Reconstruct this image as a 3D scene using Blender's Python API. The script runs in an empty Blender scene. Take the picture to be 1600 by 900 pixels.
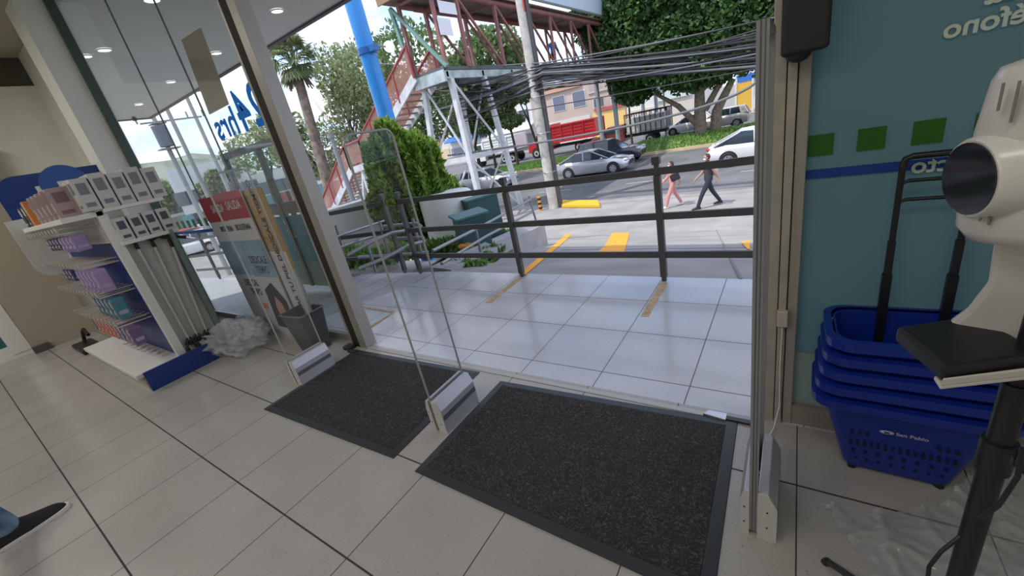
import bpy, bmesh, math, random
import numpy as np
from mathutils import Vector, Matrix
random.seed(7); RNG = np.random.default_rng(7)
sc = bpy.context.scene
COL = sc.collection

# ------------------------------------------------------------------ camera, sky, sun, exposure
FPX = 634.3
CAM = Vector((2.9208, 0.0906, 1.4672))
R0 = Vector((0.82522379, 0.52827754, -0.19982126)).normalized()
R2 = Vector((-0.56327904, 0.74377017, -0.35989257)).normalized()
R1 = R2.cross(R0).normalized()          # image down
R0 = R1.cross(R2).normalized()
cd = bpy.data.cameras.new('camera'); cam = bpy.data.objects.new('camera', cd); COL.objects.link(cam)
cd.sensor_width = 36; cd.lens = FPX / 1600 * 36; cd.clip_start = 0.02; cd.clip_end = 1000
M = Matrix((R0, -R1, -R2)).transposed().to_4x4(); M.translation = CAM
cam.matrix_world = M; sc.camera = cam
sc.view_settings.view_transform = 'Standard'; sc.view_settings.look = 'None'
sc.view_settings.gamma = 1; sc.view_settings.use_curve_mapping = False
sc.view_settings.exposure = 0.17
sc.cycles.max_bounces = 10; sc.cycles.transparent_max_bounces = 24; sc.cycles.diffuse_bounces = 4

w = bpy.data.worlds.new('sky'); sc.world = w; w.use_nodes = True
nt = w.node_tree; nt.nodes.clear()
def N(nt, t, **k):
    n = nt.nodes.new(t)
    for a, b in k.items(): setattr(n, a, b)
    return n
out = N(nt, 'ShaderNodeOutputWorld'); bg = N(nt, 'ShaderNodeBackground')
tc = N(nt, 'ShaderNodeTexCoord')
sep = N(nt, 'ShaderNodeSeparateXYZ'); nt.links.new(tc.outputs['Generated'], sep.inputs[0])
ramp = N(nt, 'ShaderNodeValToRGB')
ramp.color_ramp.elements[0].position = 0.0; ramp.color_ramp.elements[0].color = (0.42, 0.58, 0.86, 1)
ramp.color_ramp.elements[1].position = 0.6; ramp.color_ramp.elements[1].color = (0.22, 0.40, 0.78, 1)
nt.links.new(sep.outputs[2], ramp.inputs[0])
nz = N(nt, 'ShaderNodeTexNoise'); nz.inputs['Scale'].default_value = 2.6; nz.inputs['Detail'].default_value = 6; nz.inputs['Roughness'].default_value = .55
mp = N(nt, 'ShaderNodeMapping'); mp.inputs['Scale'].default_value = (1, 1, 2.6); mp.inputs['Location'].default_value = (.3, .1, 0)
nt.links.new(tc.outputs['Generated'], mp.inputs[0]); nt.links.new(mp.outputs[0], nz.inputs['Vector'])
cr = N(nt, 'ShaderNodeValToRGB'); cr.color_ramp.elements[0].position = .38; cr.color_ramp.elements[1].position = .55
nt.links.new(nz.outputs[0], cr.inputs[0])
mx = N(nt, 'ShaderNodeMix', data_type='RGBA'); nt.links.new(cr.outputs[0], mx.inputs[0]); nt.links.new(ramp.outputs[0], mx.inputs[6])
mx.inputs[7].default_value = (0.80, 0.81, 0.88, 1)
nt.links.new(mx.outputs[2], bg.inputs[0]); bg.inputs[1].default_value = 1.75
nt.links.new(bg.outputs[0], out.inputs[0])

sl = bpy.data.lights.new('sun', 'SUN'); sl.energy = 3.2; sl.angle = .012; sl.color = (1, .95, .88)
so = bpy.data.objects.new('sun', sl); COL.objects.link(so)
so.rotation_euler = Vector((-.35, -.42, 1)).to_track_quat('Z', 'Y').to_euler()

def area(name, loc, sx, sy, power, color=(1, .96, .90)):
    l = bpy.data.lights.new(name, 'AREA'); l.shape = 'RECTANGLE'; l.size = sx; l.size_y = sy; l.energy = power; l.color = color
    o = bpy.data.objects.new(name, l); COL.objects.link(o); o.location = loc; return o
for i, (x, y, p) in enumerate([(-3.8, -.6, 34), (-1.2, -1.2, 20), (1.2, -1.2, 22), (3.2, -.4, 14), (-1.2, -3.4, 14), (1.6, -3.4, 18)]):
    area('store_fill_light', (x, y, 3.5), 1.2, .3, p)  # unseen area lamps without fixtures, added to brighten the store interior

# ------------------------------------------------------------------ measuring helpers
def ray(px, py):
    return (R0 * ((px - 800) / FPX) + R1 * ((py - 450) / FPX) + R2)
def at_z(px, py, z=0.0):
    r = ray(px, py); return CAM + r * ((z - CAM.z) / r.z)
def at_y(px, py, y):
    r = ray(px, py); return CAM + r * ((y - CAM.y) / r.y)
def at_x(px, py, x):
    r = ray(px, py); return CAM + r * ((x - CAM.x) / r.x)
def at_d(px, py, d):
    r = ray(px, py); return CAM + r * (d / math.hypot(r.x, r.y))

# ------------------------------------------------------------------ materials
MATS = {}
def mat(name, color, rough=.6, metal=0, noise=None, bump=None, spec=.5, alpha=None, trans=0, emit=None, coat=0):
    if name in MATS: return MATS[name]
    m = bpy.data.materials.new(name); m.use_nodes = True; t = m.node_tree
    b = t.nodes['Principled BSDF']
    c = tuple(color) + (1,)
    b.inputs['Base Color'].default_value = c
    b.inputs['Roughness'].default_value = rough; b.inputs['Metallic'].default_value = metal
    b.inputs['Specular IOR Level'].default_value = spec; b.inputs['Coat Weight'].default_value = coat
    if emit: b.inputs['Emission Color'].default_value = c; b.inputs['Emission Strength'].default_value = emit
    if noise:
        sc_, amt = noise[0], noise[1]
        tcn = N(t, 'ShaderNodeTexCoord'); n = N(t, 'ShaderNodeTexNoise'); n.inputs['Scale'].default_value = sc_; n.inputs['Detail'].default_value = 5
        t.links.new(tcn.outputs['Object'], n.inputs['Vector'])
        r = N(t, 'ShaderNodeValToRGB'); lo = [max(0, x * (1 - amt)) for x in color]; hi = [min(1, x * (1 + amt)) for x in color]
        if len(noise) > 2: hi = noise[2]
        r.color_ramp.elements[0].position = .35; r.color_ramp.elements[1].position = .65
        r.color_ramp.elements[0].color = (*lo, 1); r.color_ramp.elements[1].color = (*hi, 1)
        t.links.new(n.outputs[0], r.inputs[0]); t.links.new(r.outputs[0], b.inputs['Base Color'])
    if bump:
        tcn = N(t, 'ShaderNodeTexCoord'); n = N(t, 'ShaderNodeTexNoise'); n.inputs['Scale'].default_value = bump[0]; n.inputs['Detail'].default_value = 4
        t.links.new(tcn.outputs['Object'], n.inputs['Vector'])
        bp = N(t, 'ShaderNodeBump'); bp.inputs['Strength'].default_value = bump[1]; bp.inputs['Distance'].default_value = bump[2] if len(bump) > 2 else .01
        t.links.new(n.outputs[0], bp.inputs['Height']); t.links.new(bp.outputs[0], b.inputs['Normal'])
    if trans:   # thin translucent sheet
        o = t.nodes['Material Output']; tl = N(t, 'ShaderNodeBsdfTranslucent'); tl.inputs[0].default_value = c
        ms = N(t, 'ShaderNodeMixShader'); ms.inputs[0].default_value = trans
        t.links.new(b.outputs[0], ms.inputs[1]); t.links.new(tl.outputs[0], ms.inputs[2]); t.links.new(ms.outputs[0], o.inputs[0])
        last = ms
    else: last = b
    if alpha is not None:
        o = t.nodes['Material Output']; tr = N(t, 'ShaderNodeBsdfTransparent'); ms = N(t, 'ShaderNodeMixShader'); ms.inputs[0].default_value = alpha
        t.links.new(tr.outputs[0], ms.inputs[1]); t.links.new(last.outputs[0], ms.inputs[2]); t.links.new(ms.outputs[0], o.inputs[0])
    MATS[name] = m; return m
def glass_mat(name, tint=(.96, .98, .97), ior=1.45):
    if name in MATS: return MATS[name]
    m = bpy.data.materials.new(name); m.use_nodes = True; t = m.node_tree; t.nodes.clear()
    o = N(t, 'ShaderNodeOutputMaterial'); tr = N(t, 'ShaderNodeBsdfTransparent'); tr.inputs[0].default_value = (*tint, 1)
    gl = N(t, 'ShaderNodeBsdfGlossy'); gl.inputs['Roughness'].default_value = .02; gl.inputs['Color'].default_value = (1, 1, 1, 1)
    lw = N(t, 'ShaderNodeLayerWeight'); pw_ = N(t, 'ShaderNodeMath', operation='POWER'); t.links.new(lw.outputs['Facing'], pw_.inputs[0]); pw_.inputs[1].default_value = 5
    fr = N(t, 'ShaderNodeMath', operation='MULTIPLY_ADD'); t.links.new(pw_.outputs[0], fr.inputs[0]); fr.inputs[1].default_value = .6; fr.inputs[2].default_value = ((ior - 1) / (ior + 1)) ** 2 * .8; ms = N(t, 'ShaderNodeMixShader')
    t.links.new(fr.outputs[0], ms.inputs[0]); t.links.new(tr.outputs[0], ms.inputs[1]); t.links.new(gl.outputs[0], ms.inputs[2]); t.links.new(ms.outputs[0], o.inputs[0])
    MATS[name] = m; return m
def tile_mat(name, base, grout, offx, offy, pitch=.5, wx=.003, wy=.003, rough=.25, speck=True, tintn=None):
    m = bpy.data.materials.new(name); m.use_nodes = True; t = m.node_tree; b = t.nodes['Principled BSDF']
    g = N(t, 'ShaderNodeNewGeometry'); s = N(t, 'ShaderNodeSeparateXYZ'); t.links.new(g.outputs['Position'], s.inputs[0])
    masks = []
    for ax, off, wd in ((0, offx, wx), (1, offy, wy)):
        a = N(t, 'ShaderNodeMath', operation='SUBTRACT'); t.links.new(s.outputs[ax], a.inputs[0]); a.inputs[1].default_value = off
        p = N(t, 'ShaderNodeMath', operation='PINGPONG'); t.links.new(a.outputs[0], p.inputs[0]); p.inputs[1].default_value = pitch / 2
        l = N(t, 'ShaderNodeMath', operation='LESS_THAN'); t.links.new(p.outputs[0], l.inputs[0]); l.inputs[1].default_value = wd
        masks.append(l)
    mxm = N(t, 'ShaderNodeMath', operation='MAXIMUM'); t.links.new(masks[0].outputs[0], mxm.inputs[0]); t.links.new(masks[1].outputs[0], mxm.inputs[1])
    n1 = N(t, 'ShaderNodeTexNoise'); n1.inputs['Scale'].default_value = 90; n1.inputs['Detail'].default_value = 3; t.links.new(g.outputs['Position'], n1.inputs['Vector'])
    r1 = N(t, 'ShaderNodeValToRGB'); r1.color_ramp.elements[0].position = .27; r1.color_ramp.elements[1].position = .36
    r1.color_ramp.elements[0].color = (*[x * (.55 if speck else .9) for x in base], 1); r1.color_ramp.elements[1].color = (*base, 1)
    t.links.new(n1.outputs[0], r1.inputs[0])
    n2 = N(t, 'ShaderNodeTexNoise'); n2.inputs['Scale'].default_value = 1.7; n2.inputs['Detail'].default_value = 6; t.links.new(g.outputs['Position'], n2.inputs['Vector'])
    r2 = N(t, 'ShaderNodeMapRange'); r2.inputs[1].default_value = .3; r2.inputs[2].default_value = .7; r2.inputs[3].default_value = .9; r2.inputs[4].default_value = 1.04; t.links.new(n2.outputs[0], r2.inputs[0])
    mul = N(t, 'ShaderNodeMix', data_type='RGBA', blend_type='MULTIPLY'); mul.inputs[0].default_value = 1
    t.links.new(r1.outputs[0], mul.inputs[6]); t.links.new(r2.outputs[0], mul.inputs[7])
    mix = N(t, 'ShaderNodeMix', data_type='RGBA'); t.links.new(mxm.outputs[0], mix.inputs[0]); t.links.new(mul.outputs[2], mix.inputs[6]); mix.inputs[7].default_value = (*grout, 1)
    t.links.new(mix.outputs[2], b.inputs['Base Color'])
    rr = N(t, 'ShaderNodeMapRange'); rr.inputs[3].default_value = rough; rr.inputs[4].default_value = .8; t.links.new(mxm.outputs[0], rr.inputs[0]); t.links.new(rr.outputs[0], b.inputs['Roughness'])
    return m

white = mat('white paint', (.72, .71, .68), .5)
wall_m = mat('cream wall paint', (.76, .76, .68), .8, noise=(2, .05))
col_m = mat('pale column paint', (.80, .80, .75), .7)
soffit_m = mat('soffit white plaster', (.62, .61, .60), .8)
ceil_m = mat('store ceiling paint', (.45, .41, .35), .8)
alu = mat('beige aluminium frame', (.42, .38, .33), .45, .2, noise=(9, .12))
alu_l = mat('grey aluminium', (.36, .34, .31), .4, .35)
black = mat('black plastic', (.012, .012, .014), .4)
rubber = mat('black rubber', (.02, .02, .022), .7)
dark_gap = mat('gap shade and black trim', (.018, .014, .012), .7)
rail_m = mat('charcoal painted steel', (.085, .08, .08), .5, .1)
tube_m = mat('grey galvanised tube', (.28, .29, .31), .4, .5)
glass = glass_mat('clear glass', (.93, .96, .95))
acrylic = glass_mat('clear acrylic', (.985, .985, .985), 1.3)
blue_m = mat('navy blue board', (.010, .040, .22), .45)
orange_p = mat('orange road paint', (.85, .36, .03), .7, noise=(14, .12))
tape_m = mat('worn tape', (.55, .40, .24), .7, noise=(18, .2))
red_m = mat('red board', (.33, .035, .035), .4)
conc = mat('concrete', (.29, .28, .268), .85, noise=(1.2, .14))
asphalt = mat('asphalt', (.14, .14, .143), .85, noise=(.8, .18))
steel_w = mat('white painted steel', (.56, .58, .60), .5, .1, noise=(3, .12))
steel_g = mat('grey steel', (.22, .24, .26), .5, .3)
truss_m = mat('dull red steel', (.27, .12, .11), .6, noise=(2, .2))
green_m = mat('green steel', (.16, .30, .26), .6)
bark = mat('bark', (.075, .06, .05), .9, noise=(6, .35))
bark_l = mat('pale bark', (.20, .16, .12), .9, noise=(6, .3))
cable_m = mat('black cable', (.03, .03, .035), .6)

# ------------------------------------------------------------------ object helpers
def tag(o, label=None, cat=None, group=None, kind=None):
    if label: o['label'] = label
    if cat: o['category'] = cat
    if group: o['group'] = group
    if kind: o['kind'] = kind
    return o
def thing(name, label, cat, loc=(0, 0, 0), rz=0, group=None):
    o = bpy.data.objects.new(name, None); COL.objects.link(o); o.location = loc; o.rotation_euler = (0, 0, rz); o.empty_display_size = .1
    return tag(o, label, cat, group)
def at_origin(fn): return fn
class MB:
    """collects shapes into one mesh"""
    def __init__(s): s.v = []; s.f = []; s.mi = []; s.m = 0; s.sm = []; s.smooth = False
    def add(s, vs, fs):
        b = len(s.v); s.v += [tuple(x) for x in vs]
        for f in fs: s.f.append([b + i for i in f]); s.mi.append(s.m); s.sm.append(s.smooth)
        return s
    def box(s, c, d, rot=None):
        c = Vector(c); hx, hy, hz = [x / 2 for x in d]
        vs = [Vector((a * hx, b * hy, e * hz)) for a in (-1, 1) for b in (-1, 1) for e in (-1, 1)]
        if rot is not None: vs = [rot @ v for v in vs]
        vs = [v + c for v in vs]
        return s.add(vs, [(0, 1, 3, 2), (4, 6, 7, 5), (0, 4, 5, 1), (2, 3, 7, 6), (0, 2, 6, 4), (1, 5, 7, 3)])
    def bb(s, a, b):   # box between corners
        return s.box([(a[i] + b[i]) / 2 for i in range(3)], [abs(a[i] - b[i]) for i in range(3)])
    def bar(s, a, b, wd, th=None, up=(0, 0, 1)):
        a = Vector(a); b = Vector(b); th = th or wd; d = (b - a); L = d.length; d.normalize(); u = Vector(up)
        if abs(d.dot(u)) > .99: u = Vector((1, 0, 0))
        x = d.cross(u).normalized(); z = x.cross(d).normalized()
        rot = Matrix((x, d, z)).transposed()
        return s.box((a + b) / 2, (wd, L, th), rot)
    def tube(s, pts, r, n=10, caps=True, closed=False):
        pts = [Vector(p) for p in pts]; rs = r if isinstance(r, (list, tuple)) else [r] * len(pts)
        vs = []; prev = None; K = len(pts)
        for i, p in enumerate(pts):
            if closed: d = pts[(i + 1) % K] - pts[i - 1]
            else: d = (pts[min(i + 1, K - 1)] - pts[max(i - 1, 0)])
            d.normalize()
            if prev is None:
                u = Vector((0, 0, 1)) if abs(d.z) < .9 else Vector((1, 0, 0)); x = d.cross(u).normalized()
            else: x = (prev - d * prev.dot(d)).normalized()
            prev = x; y = d.cross(x)
            for k in range(n):
                a = 2 * math.pi * k / n; vs.append(p + (x * math.cos(a) + y * math.sin(a)) * rs[i])
        fs = []
        for i in range(K - (0 if closed else 1)):
            j = (i + 1) % K
            for k in range(n): fs.append((i * n + k, i * n + (k + 1) % n, j * n + (k + 1) % n, j * n + k))
        o = s.smooth; s.smooth = n > 5; b0 = len(s.v); s.add(vs, fs)
        if caps and not closed:
            s.smooth = False; e0 = len(s.v); s.v += [tuple(v) for v in vs[:n]] + [tuple(v) for v in vs[-n:]]
            for f in ([e0 + k for k in range(n)][::-1], [e0 + n + k for k in range(n)]): s.f.append(f); s.mi.append(s.m); s.sm.append(False)
        s.smooth = o; return s
    def cyl(s, a, b, r, r2=None, n=20): return s.tube([a, b], [r, r if r2 is None else r2], n)
    def poly(s, vs): return s.add(vs, [tuple(range(len(vs)))])
    def prism(s, pts, off):
        n = len(pts); off = Vector(off); a = [Vector(p) for p in pts]; b = [p + off for p in a]
        return s.add(a + b, [tuple(range(n))[::-1], tuple(range(n, 2 * n))] + [(i, (i + 1) % n, n + (i + 1) % n, n + i) for i in range(n)])
    def loft(s, rings, caps=True):
        n = len(rings[0]); vs = [p for r in rings for p in r]; fs = []
        for i in range(len(rings) - 1):
            for k in range(n): fs.append((i * n + k, i * n + (k + 1) % n, (i + 1) * n + (k + 1) % n, (i + 1) * n + k))
        if caps: fs.append(tuple(range(n))[::-1]); fs.append(tuple((len(rings) - 1) * n + k for k in range(n)))
        return s.add(vs, fs)
    def ball(s, c, r, seg=16, rg=10, fn=None):
        c = Vector(c); r = Vector(r) if not isinstance(r, (int, float)) else Vector((r, r, r)); vs = []; fs = []
        for i in range(rg + 1):
            ph = math.pi * i / rg
            for j in range(seg):
                th = 2 * math.pi * j / seg; d = Vector((math.sin(ph) * math.cos(th), math.sin(ph) * math.sin(th), math.cos(ph)))
                k = fn(d) if fn else 1
                vs.append(c + Vector((d.x * r.x, d.y * r.y, d.z * r.z)) * k)
        for i in range(rg):
            for j in range(seg): fs.append((i * seg + j, (i + 1) * seg + j, (i + 1) * seg + (j + 1) % seg, i * seg + (j + 1) % seg))
        o = s.smooth; s.smooth = True; s.add(vs, fs); s.smooth = o; return s
    def build(s, name, mats, parent=None, bevel=0, segs=2, loc=None):
        me = bpy.data.meshes.new(name); me.from_pydata(s.v, [], s.f)
        mats = mats if isinstance(mats, (list, tuple)) else [mats]
        for m in mats: me.materials.append(m)
        for i, p in enumerate(me.polygons): p.material_index = min(s.mi[i], len(mats) - 1); p.use_smooth = s.sm[i]
        bm = bmesh.new(); bm.from_mesh(me); bmesh.ops.recalc_face_normals(bm, faces=bm.faces); bm.to_mesh(me); bm.free()
        me.update()
        o = bpy.data.objects.new(name, me); COL.objects.link(o)
        if parent: o.parent = parent
        if loc is not None: o.location = loc
        if bevel:
            b = o.modifiers.new('bevel', 'BEVEL'); b.width = bevel; b.segments = segs; b.limit_method = 'ANGLE'; b.angle_limit = .6
        return o
def wthing(name, label, cat, base, group=None):
    """thing whose parts are given in world coordinates: returns (root, link) with the Empty at base"""
    r = thing(name, label, cat, base, 0, group)
    return r
def part(mb, name, mats, root, **k):
    """mesh in world coordinates parented to a root at root.location (no rotation)"""
    o = mb.build(name, mats, root, **k)
    off = Vector((0, 0, 0)); q = root
    while q is not None: off += Vector(q.location); q = q.parent
    me = o.data; me.transform(Matrix.Translation(-off)); return o
def struct(mb, name, mats, label=None, **k):
    o = mb.build(name, mats, **k); o['kind'] = 'structure'
    if label: o['label'] = label
    return o
def solo(mb, name, mats, label, cat, group=None, kind=None, **k):
    o = mb.build(name, mats, **k); return tag(o, label, cat, group, kind)
def copy_tree(o, parent=None):
    c = o.copy(); COL.objects.link(c); c.parent = parent
    for ch in list(o.children): copy_tree(ch, c)
    return c
def text_mb(txt, size, ox, ex, ey, m=None, depth=.0015, bold=False, align='LEFT', squash=1.0):
    """text laid out from origin ox along unit vectors ex (reading direction) and ey (up); returns MB"""
    c = bpy.data.curves.new('lettering', 'FONT'); c.body = txt; c.size = size; c.extrude = 0; c.align_x = align; c.offset = .022 * size if bold else 0
    c.resolution_u = 3
    o = bpy.data.objects.new('lettering', c); COL.objects.link(o)
    dg = bpy.context.evaluated_depsgraph_get(); me = bpy.data.meshes.new_from_object(o.evaluated_get(dg))
    ex = Vector(ex); ey = Vector(ey); nrm = ex.cross(ey).normalized(); mb = MB(); ox = Vector(ox)
    vs = [ox + ex * v.co.x * squash + ey * v.co.y + nrm * depth for v in me.vertices]
    mb.add(vs, [tuple(p.vertices) for p in me.polygons])
    bpy.data.objects.remove(o); bpy.data.curves.remove(c); bpy.data.meshes.remove(me)
    return mb

# leaves -------------------------------------------------------------
def leaf_mat(name, c1, c2, trans=.35):
    if name in MATS: return MATS[name]
    m = bpy.data.materials.new(name); m.use_nodes = True; t = m.node_tree; b = t.nodes['Principled BSDF']
    g = N(t, 'ShaderNodeNewGeometry'); r = N(t, 'ShaderNodeValToRGB'); r.color_ramp.elements[0].color = (*c1, 1); r.color_ramp.elements[1].color = (*c2, 1)
    t.links.new(g.outputs['Random Per Island'], r.inputs[0]); t.links.new(r.outputs[0], b.inputs['Base Color']); b.inputs['Roughness'].default_value = .6
    o = t.nodes['Material Output']; tl = N(t, 'ShaderNodeBsdfTranslucent'); t.links.new(r.outputs[0], tl.inputs[0])
    ms = N(t, 'ShaderNodeMixShader'); ms.inputs[0].default_value = trans
    t.links.new(b.outputs[0], ms.inputs[1]); t.links.new(tl.outputs[0], ms.inputs[2]); t.links.new(ms.outputs[0], o.inputs[0])
    MATS[name] = m; return m
def leaves(name, blobs, n, size, m, parent, aspect=1.6, up=0.0, shell=.55, jit=.5):
    """blobs: list of (centre, (rx,ry,rz)); one mesh of n leaf quads in local (parent) coordinates"""
    vol = np.array([b[1][0] * b[1][1] * b[1][2] for b in blobs]) ** (2 / 3); pr = vol / vol.sum()
    idx = RNG.choice(len(blobs), n, p=pr)
    c = np.array([tuple(b[0]) for b in blobs])[idx]; r = np.array([b[1] for b in blobs])[idx]
    d = RNG.normal(size=(n, 3)); d /= np.linalg.norm(d, axis=1, keepdims=True)
    rad = shell + (1 - shell) * RNG.random((n, 1)) ** .5
    rad *= 1 + .12 * np.sin(7 * d[:, :1] + 3 * d[:, 1:2] * 5 + idx[:, None]) 
    p = c + d * r * rad
    a = RNG.normal(size=(n, 3)) * jit + d * .5 + np.array([0, 0, up]); a /= np.linalg.norm(a, axis=1, keepdims=True)
    b = np.cross(a, RNG.normal(size=(n, 3))); b /= np.linalg.norm(b, axis=1, keepdims=True)
    s = size * (.6 + .8 * RNG.random((n, 1)))
    A = a * s * aspect / 2; B = b * s / 2
    V = np.stack([p - A, p + B, p + A, p - B], 1).reshape(-1, 3)
    me = bpy.data.meshes.new(name); me.vertices.add(4 * n); me.vertices.foreach_set('co', V.ravel())
    me.loops.add(4 * n); me.loops.foreach_set('vertex_index', np.arange(4 * n))
    me.polygons.add(n); me.polygons.foreach_set('loop_start', np.arange(n) * 4)
    me.update(calc_edges=True); me.materials.append(m)
    o = bpy.data.objects.new(name, me); COL.objects.link(o); o.parent = parent; return o
def branchy(mb, base, tips, r0, wob=.15, seg=6):
    base = Vector(base)
    for tip, r1, start in tips:
        tip = Vector(tip); s0 = Vector(start) if start is not None else base
        pts = []; n = seg
        for i in range(n + 1):
            t = i / n; p = s0.lerp(tip, t) + Vector((random.uniform(-1, 1), random.uniform(-1, 1), 0)) * wob * math.sin(math.pi * t)
            pts.append(p)
        ra = r0 if start is None else r1 * 1.8
        mb.tube(pts, [ra + (r1 - ra) * i / n for i in range(n + 1)], 8)
def tree(name, label, base, height, crown, nleaf, lsize, m, r=.15, bk=None, group=None, cat='tree', up=0, shell=.5, fork=.45, lean=(0, 0)):
    base = Vector(base); root = thing(name, label, cat, base, 0, group)
    mb = MB(); top = Vector((lean[0], lean[1], height * fork))
    mb.tube([(0, 0, -.1), top * .5 + Vector((random.uniform(-.1, .1), 0, 0)), top], [r * 1.15, r * .9, r * .75], 10)
    for c, rr in crown:
        mb_t = Vector(c); n = 5
        mid = top.lerp(mb_t, .5) + Vector((random.uniform(-.2, .2), random.uniform(-.2, .2), .1))
        mb.tube([top, mid, mb_t], [r * .6, r * .35, r * .12], 7)
        for k in range(3):
            e = mb_t + Vector((random.uniform(-.7, .7) * rr[0], random.uniform(-.7, .7) * rr[1], random.uniform(-.2, .7) * rr[2])); mb.tube([mid, (mid + e) / 2, e], [r * .25, r * .15, r * .04], 5)
    mb.build('trunk', bk or bark, root)
    leaves('foliage', crown, nleaf, lsize, m, root, up=up, shell=shell)
    return root

# ================================================================== STRUCTURE: store shell
FY = 1.88      # front glass line
tile_in = tile_mat('store floor tile', (.43, .41, .385), (.04, .03, .025), -.024, .015, .5, .0022, .0038, .22)
tile_out = tile_mat('porch floor tile', (.60, .61, .66), (.13, .13, .14), 0.0, .015, .5, .0028, .0032, .16)
mb = MB(); mb.bb((-5.5, -5, -.12), (5.0, FY - .02, 0)); struct(mb, 'floor', tile_in)
mb = MB(); mb.bb((-.45, FY - .02, -.15), (6.0, 3.5, 0)); mb.prism([(-.45, FY - .02, 0), (-.45, 3.5, 0), (-.62, 3.5, 0), (-1.38, FY - .02, 0)][::-1], (0, 0, -.15))
struct(mb, 'floor_porch', tile_out, 'pale glossy tiles of the entrance porch')
mb = MB(); mb.bb((-.1, 1.80, -.001), (2.8, 1.83, .004)); struct(mb, 'trim_1', mat('threshold strip', (.48, .46, .42), .4, .3))
# ramp to the left of the porch
def ramp_mat():
    m = bpy.data.materials.new('ramp concrete'); m.use_nodes = True; t = m.node_tree; b = t.nodes['Principled BSDF']; b.inputs['Roughness'].default_value = .5
    g = N(t, 'ShaderNodeNewGeometry'); s = N(t, 'ShaderNodeSeparateXYZ'); t.links.new(g.outputs['Position'], s.inputs[0])
    p = N(t, 'ShaderNodeMath', operation='PINGPONG'); t.links.new(s.outputs[0], p.inputs[0]); p.inputs[1].default_value = .2
    l = N(t, 'ShaderNodeMath', operation='LESS_THAN'); t.links.new(p.outputs[0], l.inputs[0]); l.inputs[1].default_value = .008
    mix = N(t, 'ShaderNodeMix', data_type='RGBA'); t.links.new(l.outputs[0], mix.inputs[0]); mix.inputs[6].default_value = (.43, .43, .46, 1); mix.inputs[7].default_value = (.12, .12, .13, 1)
    t.links.new(mix.outputs[2], b.inputs['Base Color']); return m
rm = ramp_mat()
mb = MB(); mb.add([(-.62, 3.5, 0), (-1.38, FY - .02, 0), (-9, FY - .02, -.35), (-9, 3.5, -.35), (-.62, 3.5, -.3), (-1.38, FY - .02, -.3), (-9, FY - .02, -.6), (-9, 3.5, -.6)], [(0, 1, 2, 3), (4, 7, 6, 5), (0, 3, 7, 4), (1, 5, 6, 2), (0, 4, 5, 1), (3, 2, 6, 7)])
struct(mb, 'floor_ramp', rm, 'grey ribbed access ramp left of the porch')
# ceiling, walls
mb = MB(); mb.bb((-5.6, -5, 3.6), (5.0, FY + .1, 3.72)); struct(mb, 'ceiling', ceil_m)
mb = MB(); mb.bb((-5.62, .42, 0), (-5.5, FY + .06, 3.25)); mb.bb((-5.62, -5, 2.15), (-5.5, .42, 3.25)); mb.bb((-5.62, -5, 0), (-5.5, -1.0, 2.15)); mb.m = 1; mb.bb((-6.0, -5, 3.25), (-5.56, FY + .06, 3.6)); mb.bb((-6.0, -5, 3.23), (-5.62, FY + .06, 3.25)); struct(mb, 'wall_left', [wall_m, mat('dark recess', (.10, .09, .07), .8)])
mb = MB(); mb.bb((-6.0, -5.1, 0), (5.0, -5, 3.6)); struct(mb, 'wall_back', wall_m)
mb = MB(); mb.bb((5.0, -5, 0), (5.1, FY + .1, 3.6)); struct(mb, 'wall_right', wall_m)
mb = MB(); mb.bb((-5.5, FY - .02, 0), (-3.48, FY + .06, 3.6)); struct(mb, 'wall_front.001', wall_m)
mb = MB(); mb.bb((-3.82, 1.60, 0), (-3.45, FY + .02, 3.6)); o = struct(mb, 'column', [col_m], 'pale square column beside the storefront glass', bevel=.004)
# beige pilaster and jamb next to the side door
mb = MB(); mb.bb((-5.5, .42, 0), (-5.30, 1.05, 2.6)); struct(mb, 'pilaster', mat('beige pilaster', (.36, .31, .25), .8), bevel=.004)
mb = MB(); mb.bb((-5.5, .412, 0), (-5.42, .45, 2.2)); struct(mb, 'trim_2', mat('grey door trim', (.30, .28, .24), .6))
mb = MB(); mb.bb((-5.3, .40, 0), (-5.22, .56, .09)); struct(mb, 'baseboard_left', mat('dark grey base', (.07, .07, .065), .7))
dr = thing('door_1', 'white framed side door with dark glass and a teal band', 'door', (-5.5, -.35, 0)); dr['kind'] = 'structure'
mb = MB(); mb.bb((-5.53, .24, .05), (-5.46, .41, 2.1)); mb.bb((-5.53, -1.0, .05), (-5.48, -.88, 2.1)); mb.bb((-5.53, -.88, .05), (-5.48, .24, .17)); mb.bb((-5.53, -.88, 1.98), (-5.48, .24, 2.1)); mb.bb((-5.55, -1.0, -.02), (-5.47, .41, .05)); part(mb, 'door_frame', white, dr, bevel=.003)
mb = MB(); mb.bb((-5.515, -.88, .17), (-5.505, .24, 1.98)); part(mb, 'door_glass', mat('dark door glass', (.06, .055, .05), .15), dr)
mb = MB(); mb.bb((-5.503, -.88, .17), (-5.50, .24, .32)); part(mb, 'glass_band', mat('teal band', (.03, .13, .13), .4), dr)

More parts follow.
